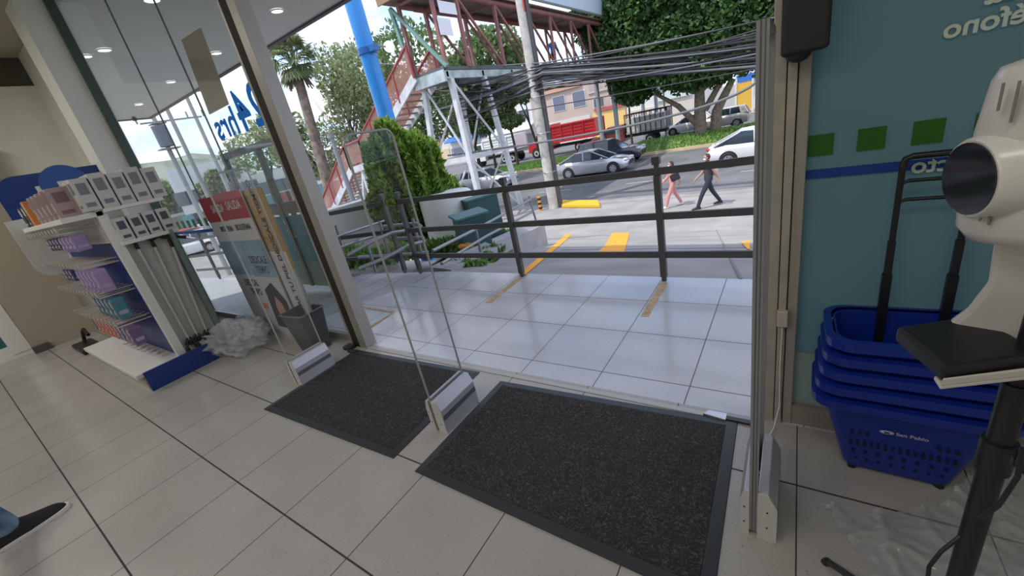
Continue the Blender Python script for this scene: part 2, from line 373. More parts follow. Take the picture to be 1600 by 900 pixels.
# canopy soffit with fascia
mb = MB(); mb.bb((-11.05, FY + .1, 3.6), (6.5, 4.80, 3.7)); mb.m = 1; mb.bb((-11.07, 4.78, 3.57), (6.5, 4.85, 4.3)); mb.bb((-11.1, FY + .1, 3.57), (-11.05, 4.85, 4.3)); mb.bb((-11.07, FY + .1, 4.24), (6.5, 4.85, 4.3))
struct(mb, 'ceiling_canopy', [soffit_m, mat('dark fascia edge', (.10, .08, .09), .6)], 'flat canopy soffit above the porch')
dl_m = mat('downlight diffuser', (1, .97, .9), .5, emit=2.2)
mb = MB(); mb.tube([(0, 0, -.012), (0, 0, .02)], [.085, .085], 24)
rootd = thing('downlight', 'x', 'ceiling light', (0, 0, 0), 0, 'round downlights in the porch soffit')
mb = MB(); mb.tube([(math.cos(a) * .082, math.sin(a) * .082, -.004) for a in [2 * math.pi * i / 24 for i in range(24)]], .009, 6, closed=True); mb.build('trim_ring', white, rootd)
mb = MB(); mb.cyl((0, 0, -.006), (0, 0, .002), .078, n=24); mb.build('diffuser', dl_m, rootd)
dls = [(433, 17, 'round downlight right of the grey door post, nearest the soffit edge'), (338, 83, 'round downlight in the soffit just right of the hanging brown sheet'), (267, 128, 'round downlight between the brown sheet and the utility poles'),
       (217, 163, 'farthest round downlight near the left end of the soffit edge'), (163, 78, 'round downlight high in the soffit beside the pale column'), (237, 0, 'round downlight cut by the top of the frame above the glass panes'),
       (133, 88, 'small round downlight seen right beside the column edge')]
for i, (px, py, lb) in enumerate(dls):
    o = rootd if i == 0 else copy_tree(rootd)
    p = at_z(px, py, 3.59); o.location = p; o['label'] = lb
mb = MB(); c = at_z(210, 186, 3.54); mb.ball((0, 0, 0), (.06, .06, .05), 12, 8); mb.cyl((0, 0, 0), (0, 0, .06), .02); o = solo(mb, 'security_camera', black, 'small dark dome camera on the far soffit corner', 'camera'); o.location = c

# ---------------------------------------------------------------- front glazing left
pane_edges = [-3.42, -2.12, -1.24, -.23]
wn = thing('window_1', 'frameless storefront glass left of the entrance', 'window', (-1.9, FY, 0)); wn['kind'] = 'structure'
for i in range(3):
    mb = MB(); mb.bb((pane_edges[i] + .004, FY - .004, .06), (pane_edges[i + 1] - .004, FY + .004, 3.6)); part(mb, 'glass_pane', glass, wn)
for x in pane_edges[1:3]:
    mb = MB(); mb.bb((x - .004, FY - .006, .06), (x + .004, FY + .006, 3.6)); part(mb, 'glass_joint', mat('silicone joint', (.10, .12, .12), .4), wn)
mb = MB(); mb.bb((-3.45, FY - .02, 0), (-.23, FY + .02, .06)); part(mb, 'sill', alu_l, wn)
mb = MB(); mb.bb((-3.47, FY - .05, 0), (-3.40, FY + .03, 3.6)); part(mb, 'window_frame', mat('dark green frame', (.05, .085, .075), .4), wn)
# film band on the left panes
film = mat('teal frosted film', (.24, .39, .41), .5, trans=.55)
film_l = mat('pale green frosted film', (.38, .46, .40), .5, trans=.45)
green_sq = mat('green film square', (.035, .17, .01), .5, trans=.3)
blue_st = mat('blue film stripe', (.01, .07, .38), .5, trans=.3)
mb = MB()
for k in range(9):
    x = -3.3 + k * .165; mb.m = 0; mb.bb((x, FY + .006, 1.16), (x + .085, FY + .008, 1.245))
mb.m = 1; mb.bb((-3.38, FY + .006, 1.09), (-1.7, FY + .008, 1.125))
part(mb, 'window_film', [mat('pale green square', (.05, .36, .10), .5, trans=.4), mat('bright blue stripe', (.02, .13, .55), .5, trans=.4)], wn)
# mirrored 24hrs sign on the glass
sgn = thing('window_sign', 'blue mirrored 24hrs lettering on the storefront glass', 'sign', (-.75, FY - .01, 1.95))
blue_t = mat('blue lettering', (.0, .22, .78), .5, trans=.5)
part(text_mb('2', .40, (-.27, FY - .01, 1.865), (-1, 0, 0), (0, 0, 1), bold=True), 'digit_two', blue_t, sgn)
part(text_mb('4', .40, (-.50, FY - .01, 1.865), (-1, 0, 0), (0, 0, 1), bold=True), 'digit_four', blue_t, sgn)
part(text_mb('hrs', .28, (-.735, FY - .01, 1.87), (-1, 0, 0), (0, 0, 1), bold=True, squash=1.15), 'small_letters', blue_t, sgn)
mb = text_mb('D', .13, (-1.0, FY - .01, 1.72), (-1, 0, 0), (0, 0, 1)); solo(mb, 'window_letter', mat('grey letter', (.25, .27, .3), .5), 'small grey mirrored letter D on glass under the hrs lettering', 'sign')
# brown paper sheet hanging outside
mb = MB(); q = [at_y(283, 62, FY + .005), at_y(313, 43, FY + .005), at_y(357, 163, FY + .005), at_y(327, 179, FY + .005)]; mb.prism([Vector(v) for v in q], (0, .006, 0))
solo(mb, 'hanging_sheet', mat('brown board', (.34, .29, .25), .8), 'tall brown rectangular sheet hanging on the storefront glass', 'panel')

# main entrance post
mp_ = thing('door_post', 'tall grey entrance post with shaded gap painted black', 'post', (-.1, FY, 0)); mp_['kind'] = 'structure'
mb = MB(); mb.bb((-.118, 1.80, 0), (-.025, 1.905, 3.6)); part(mb, 'post_face', alu_l, mp_, bevel=.003)
mb = MB(); mb.bb((-.205, 1.802, 0), (-.118, 1.90, 3.6)); part(mb, 'dark_gap', dark_gap, mp_)  # flush black strip stands in for the shadowed gap of the post
mb = MB(); mb.bb((-.232, 1.80, 0), (-.205, 1.90, 3.6)); part(mb, 'post_edge', alu_l, mp_, bevel=.002)
mb = MB(); mb.bb((-.25, 1.72, 0), (-.16, 1.79, .03)); mb.bb((-.16, 1.70, 0), (-.06, 1.735, .018)); part(mb, 'floor_pivot', mat('dirty metal', (.06, .055, .05), .4, .6), mp_)

# aluminium windbreak with glass, at y = 2.9
wb = thing('glass_partition', 'grey aluminium framed glass partition standing beyond the left glazing', 'partition', (-2.7, 2.9, 0))
yb = 2.9; ap = mat('partition aluminium', (.17, .165, .15), .45, .3)
X0, X1 = -3.62, -1.72
mb = MB(); mb.bb((X0, yb - .03, 1.85), (X1, yb + .03, 1.93)); part(mb, 'top_rail', ap, wb)
for x in (X0, -2.66, X1 - .06): mb = MB(); mb.bb((x, yb - .03, 0 if x > -3 else .0), (x + .06, yb + .03, 1.85)); part(mb, 'upright', ap, wb)
mb = MB(); mb.bb((X0 + .06, yb - .025, 1.03), (X1 - .06, yb + .025, 1.18)); part(mb, 'middle_rail', ap, wb)
mb = MB(); mb.bb((X0 + .06, yb - .004, 1.18), (X1 - .06, yb + .004, 1.85)); part(mb, 'glass_pane', glass, wb)
mb = MB(); mb.bb((X0 + .06, yb - .004, .36), (X1 - .06, yb + .004, 1.0)); mb.m = 1; mb.bb((X0 + .06, yb - .004, .0), (X1 - .06, yb + .004, .36)); part(mb, 'film_panel', [film, film_l], wb)
mb = MB(); mb.bb((-2.08, yb - .09, 1.5), (-1.86, yb - .03, 1.76)); part(mb, 'lock_box', mat('brown grey box', (.17, .145, .12), .6), wb, bevel=.006)
mb = MB(); mb.bb((-1.98, yb - .07, 1.2), (-1.84, yb - .03, 1.44)); part(mb, 'handle', dark_gap, wb, bevel=.006)
part(text_mb('aquí', .17, (-2.72, yb - .01, .95), (.25, 0, -.97), (.97, 0, .25), bold=True), 'film_lettering', mat('white lettering', (.75, .77, .8), .6), wb)

# ---------------------------------------------------------------- entrance frame right and frosted wall
fr = thing('door_frame_right', 'beige aluminium jamb at the right of the entrance', 'frame', (2.9, 1.88, 0)); fr['kind'] = 'structure'
mb = MB(); mb.bb((2.845, 1.86, 0), (2.885, 1.99, 3.6)); part(mb, 'outer_jamb', alu, fr, bevel=.003)
mb = MB(); mb.bb((2.888, 1.855, 0), (2.915, 1.96, 3.6)); part(mb, 'jamb_stile', alu, fr, bevel=.003)
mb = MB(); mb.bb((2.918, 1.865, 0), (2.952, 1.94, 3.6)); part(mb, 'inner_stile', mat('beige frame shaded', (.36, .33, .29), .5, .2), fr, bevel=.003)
mb = MB(); mb.bb((2.884, 1.885, 0), (2.889, 1.93, 3.6)); mb.bb((2.914, 1.885, 0), (2.919, 1.93, 3.6)); part(mb, 'gap_seal', dark_gap, fr)
wr = thing('window_2', 'frosted teal glazing behind the shopping baskets', 'window', (4, 1.9, 0)); wr['kind'] = 'structure'
mb = MB(); mb.bb((2.952, 1.895, .36), (5.0, 1.905, 3.6)); part(mb, 'film_pane', film, wr)
mb = MB(); mb.bb((2.952, 1.895, .10), (5.0, 1.905, .36)); part(mb, 'lower_film', film_l, wr)
mb = MB(); mb.bb((2.952, 1.87, 0), (5.0, 1.93, .10)); part(mb, 'sill', mat('sill aluminium', (.30, .28, .24), .5, .2), wr)
for k in range(8):
    x = 2.952 + .135 * k if k else 2.955
    mb = MB(); x = 2.955 + .132 * k; mb.bb((x, 1.890, 1.165), (x + .07, 1.8945, 1.235)); part(mb, 'green_square', green_sq, wr)
mb = MB(); mb.bb((2.952, 1.890, 1.087), (5.0, 1.8945, 1.118)); part(mb, 'blue_stripe', blue_st, wr)
lt = mat('pale lettering', (.55, .64, .56), .6)
part(text_mb('producto', .068, (3.183, 1.885, 1.078), (1, 0, 0), (0, 0, 1), bold=True, depth=0).__class__() if False else text_mb('producto', .068, (3.183 + .30, 1.887, 1.078), (-1, 0, 0), (0, 0, 1), bold=True, depth=0), 'mirrored_word', lt, wr)
part(text_mb('con tarjeta', .085, (3.235 + .46, 1.887, 1.515), (-1, 0, 0), (0, 0, 1), bold=True, depth=0), 'mirrored_line', lt, wr)
part(text_mb('de teléfono', .068, (3.195 + .37, 1.887, 1.452), (-1, 0, 0), (0, 0, 1), bold=True, depth=0), 'mirrored_line', lt, wr)
# black door closer box and switch
bx = thing('door_closer_box', 'large black box fixed high on the beige jamb', 'box', (2.93, 1.8, 1.5))
mb = MB(); mb.bb((2.868, 1.77, 1.497), (2.99, 1.855, 2.3)); part(mb, 'housing', mat('charcoal box', (.014, .014, .016), .6), bx, bevel=.012, segs=3)
mb = MB(); mb.ball((2.915, 1.81, 1.50), (.034, .03, .026), 16, 10); part(mb, 'lower_lobe', mat('charcoal box', (.014, .014, .016), .6), bx)
sw = thing('door_sensor', 'small white switch box low on the beige jamb', 'sensor', (2.9, 1.85, .5))
mb = MB(); mb.bb((2.885, 1.835, .505), (2.922, 1.857, .578)); part(mb, 'sensor_case', mat('ivory plastic', (.5, .45, .38), .5), sw, bevel=.004)
mb = MB(); mb.tube([(2.905, 1.85, .505), (2.903, 1.85, .3), (2.907, 1.848, .1), (2.89, 1.80, .01), (2.87, 1.72, .006), (2.862, 1.60, .01)], .003, 6); part(mb, 'wire', white, sw)
# floor pivot shoe near right jamb
pv = thing('floor_hinge_cover', 'small steel hinge cover on the floor at the mat corner', 'hinge', (2.7, 1.81, 0))
mb = MB(); mb.prism([(2.60, 1.80, 0), (2.70, 1.785, 0), (2.70, 1.835, 0), (2.62, 1.835, 0)], (0, 0, .016)); part(mb, 'cover_plate', mat('brushed steel', (.5, .5, .5), .3, .9), pv, bevel=.002)
mb = MB(); mb.bb((2.70, 1.797, 0), (2.84, 1.822, .012)); part(mb, 'pivot_arm', mat('dark steel', (.07, .07, .07), .4, .8), pv)

# ================================================================== OUTDOOR GROUND
mb = MB(); mb.add([(-.62, 3.5, -.004), (8, 3.5, -.004), (8, 12, -2.2), (-.62, 12, -2.2)], [(0, 1, 2, 3)]); mb.add([(-.62, 3.5, -.004), (-.62, 12, -2.2), (-4.2, 12, -2.2)], [(0, 1, 2)])
mb.bb((-45, 12, -2.35), (14, 17, -2.2))
mb.add([(-12, 3.5, -.9), (-.62, 3.5, -.3), (-4.2, 12, -2.2), (-12, 12, -2.2)], [(0, 1, 2, 3)])
mb.add([(-40, -6, -2.2), (-12, -6, -2.2), (-12, 12, -2.2), (-40, 12, -2.2)], [(0, 1, 2, 3)])
struct(mb, 'ground_sidewalk', conc, 'pale concrete apron and sidewalk in front of the porch')
mb = MB(); mb.bb((-80, 17, -2.36), (14, 52, -2.215)); struct(mb, 'ground_street', asphalt, 'grey asphalt avenue')
mb = MB(); mb.bb((-300, -150, -2.6), (200, 400, -2.37)); struct(mb, 'ground_far', mat('far ground', (.22, .21, .19), .9))
mb = MB(); mb.bb((-80, 52, -2.36), (14, 62, -2.1)); struct(mb, 'ground_far_sidewalk', conc, 'far sidewalk')
# lane dashes
mb = MB()
for k in range(9): mb.bb((-34 + 5 * k, 20.2, -2.21), (-32 + 5 * k, 20.32, -2.207))
struct(mb, 'lane_marking', mat('worn white paint', (.4, .4, .4), .8))
# expansion joints
mb = MB()
for y in (6.3, 9.2): 
    z = -2.2 * (y - 3.5) / 8.5; mb.box((3.3, y, z + .001), (7.6 , .03, .004), Matrix.Rotation(-math.atan(2.2 / 8.5), 3, 'X'))
mb.bar((2.6, 3.5, .003), (1.2, 12, -2.197), .025, .004); mb.bb((-20, 14.2, -2.199), (9, 14.23, -2.196)); mb.bb((-20, 16.2, -2.199), (9, 16.24, -2.194))
struct(mb, 'pavement_joints', mat('joint', (.22, .21, .20), .9))
# median
mb = MB(); mb.bb((-80, 30.2, -2.3), (14, 30.4, -2.04)); mb.bb((-80, 35.6, -2.3), (14, 35.8, -2.04)); struct(mb, 'ground_median_kerb', mat('kerb', (.55, .42, .28), .8, noise=(1, .3)))
grass_m = leaf_mat('grass blades', (.09, .21, .04), (.28, .44, .12), .35)
mb = MB()
nx, ny = 60, 6
vs = []; fs = []
for i in range(nx + 1):
    for j in range(ny + 1):
        x = -60 + i * 1.24; y = 30.4 + j * (5.2 / ny); vs.append((x, y, -2.1 + .22 * math.sin(math.pi * j / ny) * (.8 + .2 * math.sin(x)) + (.35 if -7 < x < 3 else 0) * math.sin(math.pi * j / ny)))
for i in range(nx):
    for j in range(ny): a = i * (ny + 1) + j; fs.append((a, a + ny + 1, a + ny + 2, a + 1))
mb.smooth = True; mb.add(vs, fs); struct(mb, 'ground_median', mat('median lawn', (.11, .22, .045), .9, noise=(1.6, .4, (.28, .38, .12))), 'grassy median strip of the avenue')
n = 14000
gp = np.stack([RNG.uniform(-26, 4, n), RNG.uniform(30.5, 35.4, n), np.zeros(n)], 1)
go = leaves('lawn_grass', [((0, 0, 0), (1, 1, 1))], n, .10, grass_m, None, aspect=2.6, up=3)
co = np.zeros(4 * n * 3); go.data.vertices.foreach_get('co', co); co = co.reshape(n, 4, 3); co -= co.mean(1, keepdims=True)
gp[:, 2] = -2.08 + .24 * np.sin(np.pi * (gp[:, 1] - 30.4) / 5.2) * np.where((gp[:, 0] > -7) & (gp[:, 0] < 3), 2.3, 1)
co += gp[:, None, :]; go.data.vertices.foreach_set('co', co.ravel()); go.data.update(); tag(go, 'short green grass covering the avenue median', 'grass', kind='stuff')
# orange paint
mb = MB(); a = at_z(815, 431); 
def slz(y): return -2.2 * (y - 3.5) / 8.5 + .004
def on_slope(px, py):
    r = ray(px, py); k = -2.2 / 8.5; t = (k * (CAM.y - 3.5) - CAM.z) / (r.z - k * r.y); return CAM + r * t + Vector((0, 0, .006))
def paintq(mb, pts, th=.004):
    mb.prism([Vector(p) for p in pts], (0, 0, th))
p1 = on_slope(811, 429); p2 = on_slope(822, 429); p3 = on_slope(885, 375); p4 = on_slope(875, 375)
mb = MB(); paintq(mb, [p1, p2, p3, p4]); q3 = on_slope(908, 353); q4 = on_slope(898, 353); paintq(mb, [p4, p3, q3, q4]); solo(mb, 'painted_line', orange_p, 'long orange line painted down the concrete apron', 'road marking')
mb = MB(); paintq(mb, [on_slope(932, 396), on_slope(975, 396), on_slope(984, 364), on_slope(957, 364), on_slope(944, 386)]); solo(mb, 'painted_patch', orange_p, 'square orange patch painted on the apron beyond the railing', 'road marking')
mb = MB(); paintq(mb, [on_slope(1158, 379), on_slope(1172, 376), on_slope(1172, 390), on_slope(1168, 390)]); solo(mb, 'painted_patch', orange_p, 'small orange paint patch beside the clear security panel edge', 'road marking')
mb = MB(); g = [at_z(878, 325, -2.2), at_z(938, 325, -2.2), at_z(935, 317, -2.2), at_z(880, 317, -2.2)]; paintq(mb, [g[0], g[1], g[2], g[3]], .14); solo(mb, 'yellow_kerb', mat('yellow kerb paint', (.75, .42, .02), .7), 'yellow painted kerb end beside the concrete pole', 'kerb', bevel=.03)
# tape on porch tiles
def tape(px, lb):
    mb = MB(); mb.prism([at_z(x, y, .001) for x, y in px], (0, 0, .0015)); solo(mb, 'floor_tape', tape_m, lb, 'tape')
tape([(808, 434), (817, 434), (768, 473), (758, 473)], 'worn yellow tape on the tiles before the left railing post')
tape([(1032, 442), (1044, 442), (1013, 495), (1001, 494)], 'worn yellow tape strip on the tiles before the right railing post')
tape([(563, 478), (616, 486), (613, 489), (562, 481)], 'thin faded tape line across the porch tiles by the grey post')
tape([(612, 489), (616, 489), (581, 512), (576, 511)], 'short faded tape line running toward the grey post foot')

# ================================================================== PORCH RAILING
ry = 3.42
def railing(name, label, x0, x1, posts, zf=lambda x: 0):
    r = thing(name, label, 'railing', (x0, ry, 0))
    for zz in (.93, .57, .24):
        mb = MB(); mb.bar((x0, ry, zz + zf(x0)), (x1, ry, zz + zf(x1)), .022, .055); part(mb, 'rail_bar', rail_m, r)
    for x in posts:
        z = zf(x); mb = MB(); mb.bb((x - .026, ry - .026, z + .04), (x + .026, ry + .026, z + .90)); mb.bb((x - .018, ry - .018, z + .90), (x + .018, ry + .018, z + 1.0)); mb.bb((x - .03, ry - .03, z + .985), (x + .03, ry + .03, z + 1.045))
        mb.bb((x - .018, ry - .018, z), (x + .018, ry + .018, z + .05)); part(mb, 'rail_post', rail_m, r, bevel=.004)
    return r
railing('porch_railing', 'charcoal steel railing with three flat bars along the porch edge', -.98, 4.3, [-.98, .57, 2.03, 3.6])
railing('porch_railing', 'charcoal steel railing of the ramp, left of the porch railing gap', -1.27, -8.5, [-1.27, -3.4, -5.4, -7.4], lambda x: (x + 1.27) * .046)

# ramp hand rails (round tubes)
def tubeloop(label, pts2, posts, r=.022):
    t = thing('tube_handrail', label, 'handrail', pts2[0][0])
    for pts in pts2: mb = MB(); mb.tube(pts, r, 8); part(mb, 'rail_tube', tube_m, t)
    for a, b in posts: mb = MB(); mb.cyl(a, b, r * .9, n=8); part(mb, 'rail_post', tube_m, t)
def D(px, py, d): return at_d(px, py, d)
tubeloop('grey tube handrail running beside the planter toward the street',
         [[D(676, 392, 4.9), D(750, 355, 6.0), D(828, 312, 7.8)], [D(690, 412, 4.9), D(760, 369, 6.0), D(832, 331, 7.8)]],
         [(D(826, 306, 7.8), D(838, 346, 7.8)), (D(742, 352, 6.0), D(752, 398, 6.0))])
tubeloop('grey looped tube handrail behind the two close railing posts',
         [[D(542, 399, 4.9), D(580, 378, 5.0), D(612, 364, 5.2), D(650, 358, 5.4), D(658, 353, 5.4), D(652, 349, 5.5), D(600, 354, 5.7)], [D(560, 420, 4.9), D(600, 404, 5.0), D(640, 383, 5.2), D(664, 376, 5.4), D(662, 371, 5.4), D(610, 373, 5.7)],
          [D(560, 402, 5.3), D(640, 397, 5.5), D(670, 394, 5.5)]],
         [(D(593, 346, 5.5), D(607, 396, 5.5)), (D(645, 342, 5.5), D(660, 402, 5.5)), (D(574, 382, 5.0), D(588, 425, 5.0))])
tubeloop('grey tube handrail in front of the white ramp wall', [[D(520, 372, 5.6), D(600, 345, 6.4)], [D(528, 388, 5.6), D(604, 362, 6.4)]], [(D(524, 352, 6.0), D(538, 398, 6.0))], .016)

# white ramp wall, planter
mb = MB(); a = D(500, 346, 9.5); b = D(590, 306, 9.5); mb.prism([Vector((a.x, a.y, -1.6)), Vector((b.x, b.y, -1.6)), Vector((b.x, b.y, b.z)), Vector((a.x, a.y, b.z - .05))], Vector((-.35, .25, 0)))
solo(mb, 'low_white_wall', mat('white render', (.72, .72, .70), .8, noise=(2, .06)), 'low white rendered wall behind the ramp, below the stairs', 'wall', bevel=.02)
pc = D(704, 340, 7.9)
def arc(c, r, a0, a1, n, z): return [Vector((c.x + r * math.cos(a0 + (a1 - a0) * i / n), c.y + r * math.sin(a0 + (a1 - a0) * i / n), z)) for i in range(n + 1)]
mb = MB(); mb.tube([(pc.x, pc.y, -1.7), (pc.x, pc.y, .56), (pc.x, pc.y, .60)], [.50, .50, .45], 36)
solo(mb, 'round_planter', MATS['white render'], 'round white rendered planter wall below the green bush', 'planter')
jm = leaf_mat('juniper green', (.06, .16, .015), (.36, .52, .09), .4)
bc = D(638, 300, 8.7)
bush = thing('juniper_bush', 'large bright green juniper bush in front of the blue pole', 'bush', (bc.x, bc.y, -.75))
mb = MB(); mb.tube([(0, 0, 0), (.02, 0, 1.2), (0, .05, 2.2)], [.12, .09, .04], 8)
for k in range(10): a = k * .7; mb.tube([(0, 0, .4 + .15 * k), (.5 * math.cos(a), .5 * math.sin(a), .8 + .15 * k)], [.04, .015], 6)
mb.build('trunk', bark, bush)
leaves('foliage', [((0, 0, 1.3), (.80, .80, 1.0)), ((-.15, -.1, 2.05), (.5, .5, .6)), ((.15, .15, 1.9), (.6, .6, .65)), ((.35, .6, 1.0), (.45, .45, .6)), ((-.1, 0, 2.45), (.28, .28, .4))], 30000, .055, jm, bush, aspect=2.4, up=.7, shell=.8, jit=.6)
mb = MB(); mb.ball((0, 0, 1.35), (.62, .62, .9), 14, 10); o = mb.build('inner_dark_core', mat('deep green', (.012, .03, .006), .95), bush)  # solid dark ball, puts shade inside the foliage into colour
# teal utility cabinets
tl = mat('teal cabinet paint', (.022, .085, .095), .45)
c0 = D(736, 352, 6.7); ang = math.atan2(CAM.y - c0.y, CAM.x - c0.x)
ub = thing('utility_cabinet', 'dark teal utility cabinet with overhanging lid beside the white planter', 'cabinet', (c0.x, c0.y, -.72), ang + math.pi / 2 + .35)
mb = MB(); mb.bb((-.25, -.15, 0), (.25, .15, 1.0)); mb.build('cabinet_body', tl, ub, bevel=.01)
mb = MB(); mb.prism([(-.29, -.19, 1.0), (.29, -.19, 1.0), (.29, .19, 1.04), (-.29, .19, 1.04)], (0, 0, .04)); mb.build('lid', mat('teal lid paint', (.05, .15, .16), .45), ub, bevel=.008)
mb = MB(); mb.bb((-.004, -.153, .1), (.004, -.149, .95)); mb.build('door_seam', black, ub)
c1 = D(757, 346, 7.5)
ub = thing('utility_cabinet', 'taller teal utility cabinet standing behind the lidded one', 'cabinet', (c1.x, c1.y, -.85), ang + math.pi / 2 + .35)
mb = MB(); mb.bb((-.30, -.15, 0), (.30, .15, 1.28)); mb.build('cabinet_body', tl, ub, bevel=.01)
mb = MB(); mb.bb((-.32, -.17, 1.28), (.32, .17, 1.31)); mb.build('lid', MATS['teal lid paint'], ub)
# planting bed and kerb wall
kw = [on_slope(692, 432), on_slope(722, 432), on_slope(848, 366)]
ka = Vector((-.95, 3.56, 0)); kb = Vector((-.58, 3.56, 0)); kc = at_d(852, 358, 9.0); kd = at_d(840, 350, 9.0)
mb = MB(); mb.add([(ka.x, ka.y, .03), (kb.x, kb.y, .0), (kc.x, kc.y, kc.z + .12), (kd.x, kd.y, kd.z + .12), (ka.x, ka.y, -.6), (kb.x, kb.y, -.6), (kc.x, kc.y, -2.3), (kd.x, kd.y, -2.3)], [(0, 1, 2, 3), (4, 7, 6, 5), (0, 4, 5, 1), (1, 5, 6, 2), (2, 6, 7, 3), (3, 7, 4, 0)])
solo(mb, 'kerb_wall', mat('grey kerb concrete', (.33, .33, .34), .85, noise=(2, .1)), 'grey sloping concrete kerb wall beside the planting bed', 'wall')
mb = MB(); bd = [at_d(672, 431, 4.75), at_d(735, 425, 4.9), at_d(832, 352, 8.8), at_d(705, 384, 8.0), at_d(668, 402, 6.6)]
mb.prism([v + Vector((0, 0, -.14)) for v in bd][::-1], (0, 0, -.4)); struct(mb, 'ground_planting_bed', mat('soil', (.10, .09, .05), .95))
hm = leaf_mat('shrub leaves', (.05, .14, .03), (.25, .42, .12), .35)
hv = []
for k in range(60):
    u, v = .05 + .9 * random.random(), random.random() ** .7; p = bd[0].lerp(bd[3], v).lerp(bd[1].lerp(bd[2], v), .15 + .8 * u)
    hv.append((p + Vector((0, 0, -.06)), (.13, .13, .09)))
o = leaves('bed_plants', hv, 7000, .055, hm, None, aspect=2.2, up=.8); tag(o, 'low leafy green plants in the bed between ramp and kerb wall', 'plants', kind='stuff')
hv = [(D(x, y, d), (.25, .25, .08)) for x, y, d in [(560, 405, 6.6), (590, 400, 6.6), (615, 396, 6.6), (640, 392, 6.8), (670, 388, 7.2), (700, 383, 7.2), (545, 400, 6.8)]]
o = leaves('lawn_grass', hv, 3500, .06, grass_m, None, aspect=3, up=1.5); tag(o, 'bright grass patch behind the looped tube handrail', 'grass', kind='stuff')
mb = MB(); p = D(728, 385, 6.5); mb.ball(p, (.16, .10, .06), 12, 8); solo(mb, 'orange_cover', mat('orange plastic', (.7, .25, .02), .5), 'small orange cover on the ground below the teal cabinet', 'cover')

# ================================================================== POLES AND CABLES
pb = at_z(866, 325, -2.2)
pole = thing('utility_pole', 'pale concrete utility pole with dark conduit standing beside the yellow kerb', 'utility pole', pb)
mb = MB(); mb.tube([(0, 0, 0), (0, 0, 9.6)], [.24, .17], 8); mb.build('shaft', mat('pole concrete', (.50, .48, .44), .85, noise=(3, .2)), pole)
mb = MB(); mb.tube([(.32, .05, 0), (.26, .05, 6.5), (.22, .05, 9.6)], .09, 8); mb.build('conduit', mat('dark conduit', (.06, .06, .065), .6), pole)
for z in (1.6, 3.2, 4.6, 5.6): mb = MB(); mb.tube([(math.cos(a) * .3 + .08, math.sin(a) * .27, z) for a in [2 * math.pi * i / 14 for i in range(14)]], .018, 5, closed=True); mb.build('strap', tube_m, pole)
mb = MB(); mb.bb((.13, -.10, 7.6), (.19, .0, 9.5)); mb.build('red_strip', mat('red strip', (.5, .07, .05), .6), pole)
b2 = at_z(858, 326, -2.2)
bo = thing('striped_bollard', 'short orange and black striped bollard at the pole foot', 'bollard', (pb.x - .52, pb.y - .3, -2.2))
mb = MB(); mb.cyl((0, 0, 0), (0, 0, .62), .08, n=14); mb.build('post', mat('bollard orange', (.75, .30, .03), .6), bo)
for z in (.08, .28, .48): mb = MB(); mb.cyl((0, 0, z), (0, 0, z + .09), .083, n=14); mb.build('band', black, bo)
# blue sign pole
bp = D(608, 197, 10.5)
bl = thing('blue_pole', 'thick bright blue painted pole rising behind the bush', 'pole', (bp.x, bp.y, -2.2))
mb = MB(); mb.tube([(0, 0, 0), (0, 0, 9.5)], [.185, .18], 24); mb.build('shaft', mat('bright blue paint', (.03, .27, .72), .35), bl)
mb = MB(); mb.tube([(0, 0, 5.75), (0, 0, 5.87)], [.205, .205], 24); mb.bb((.2, -.12, 5.75), (.36, .02, 5.87)); mb.build('clamp', mat('clamp blue', (.02, .13, .42), .4), bl)
lp = D(608, 73, 11.0); fl = thing('floodlight', 'small white floodlight lamp beside the blue pole', 'lamp', lp)
mb = MB(); mb.ball((0, 0, 0), (.13, .12, .12), 14, 10); mb.build('lamp_head', mat('lamp white', (.95, .95, .95), .3, emit=.6), fl)
mb = MB(); q = Vector((bp.x, bp.y, lp.z)) - lp; mb.tube([(0, 0, 0), q * .8], .02, 6); mb.build('bracket', steel_g, fl)
# power poles to the left
for k, (px, py, top, lb) in enumerate([(272, 250, 9.4, 'slim utility pole with transformer, leftmost of three behind the glass'), (322, 300, 8.9, 'slim utility pole, middle one of three behind the glass'), (336, 250, 10.2, 'slim utility pole nearest the brown sheet, right one of three')]):
    p = D(px, py, 23 + k * 1.5); r = thing('power_pole', lb, 'utility pole', (p.x, p.y, -2.2), group='power poles across the street corner')
    mb = MB(); mb.tube([(0, 0, 0), (0, 0, top + 2.2)], [.11, .07], 8); mb.build('shaft', mat('pole grey', (.33, .34, .35), .8), r)
    for j, z in enumerate((top + 1.4, top - .2, top - 1.9)):
        mb = MB(); mb.bar((-.3, -1.1, z), (.3, 1.1, z), .06, .06)
        for s in (-1.2, -.6, .6, 1.2): mb.cyl((.23 * s, s, z), (.23 * s, s, z + .28), .035, n=6)
        mb.build('crossarm', steel_g, r)
    if k == 0:
        mb = MB(); mb.cyl((.35, -.1, top - 3.6), (.35, -.1, top - 2.8), .26, n=14); mb.build('transformer', mat('transformer', (.14, .16, .22), .5, .3), r); mb = MB(); mb.bb((0, -.4, top - 3.70), (.5, .3, top - 3.66)); mb.bb((0, -.3, top - 2.72), (.5, .2, top - 2.69)); mb.build('platform', steel_g, r)
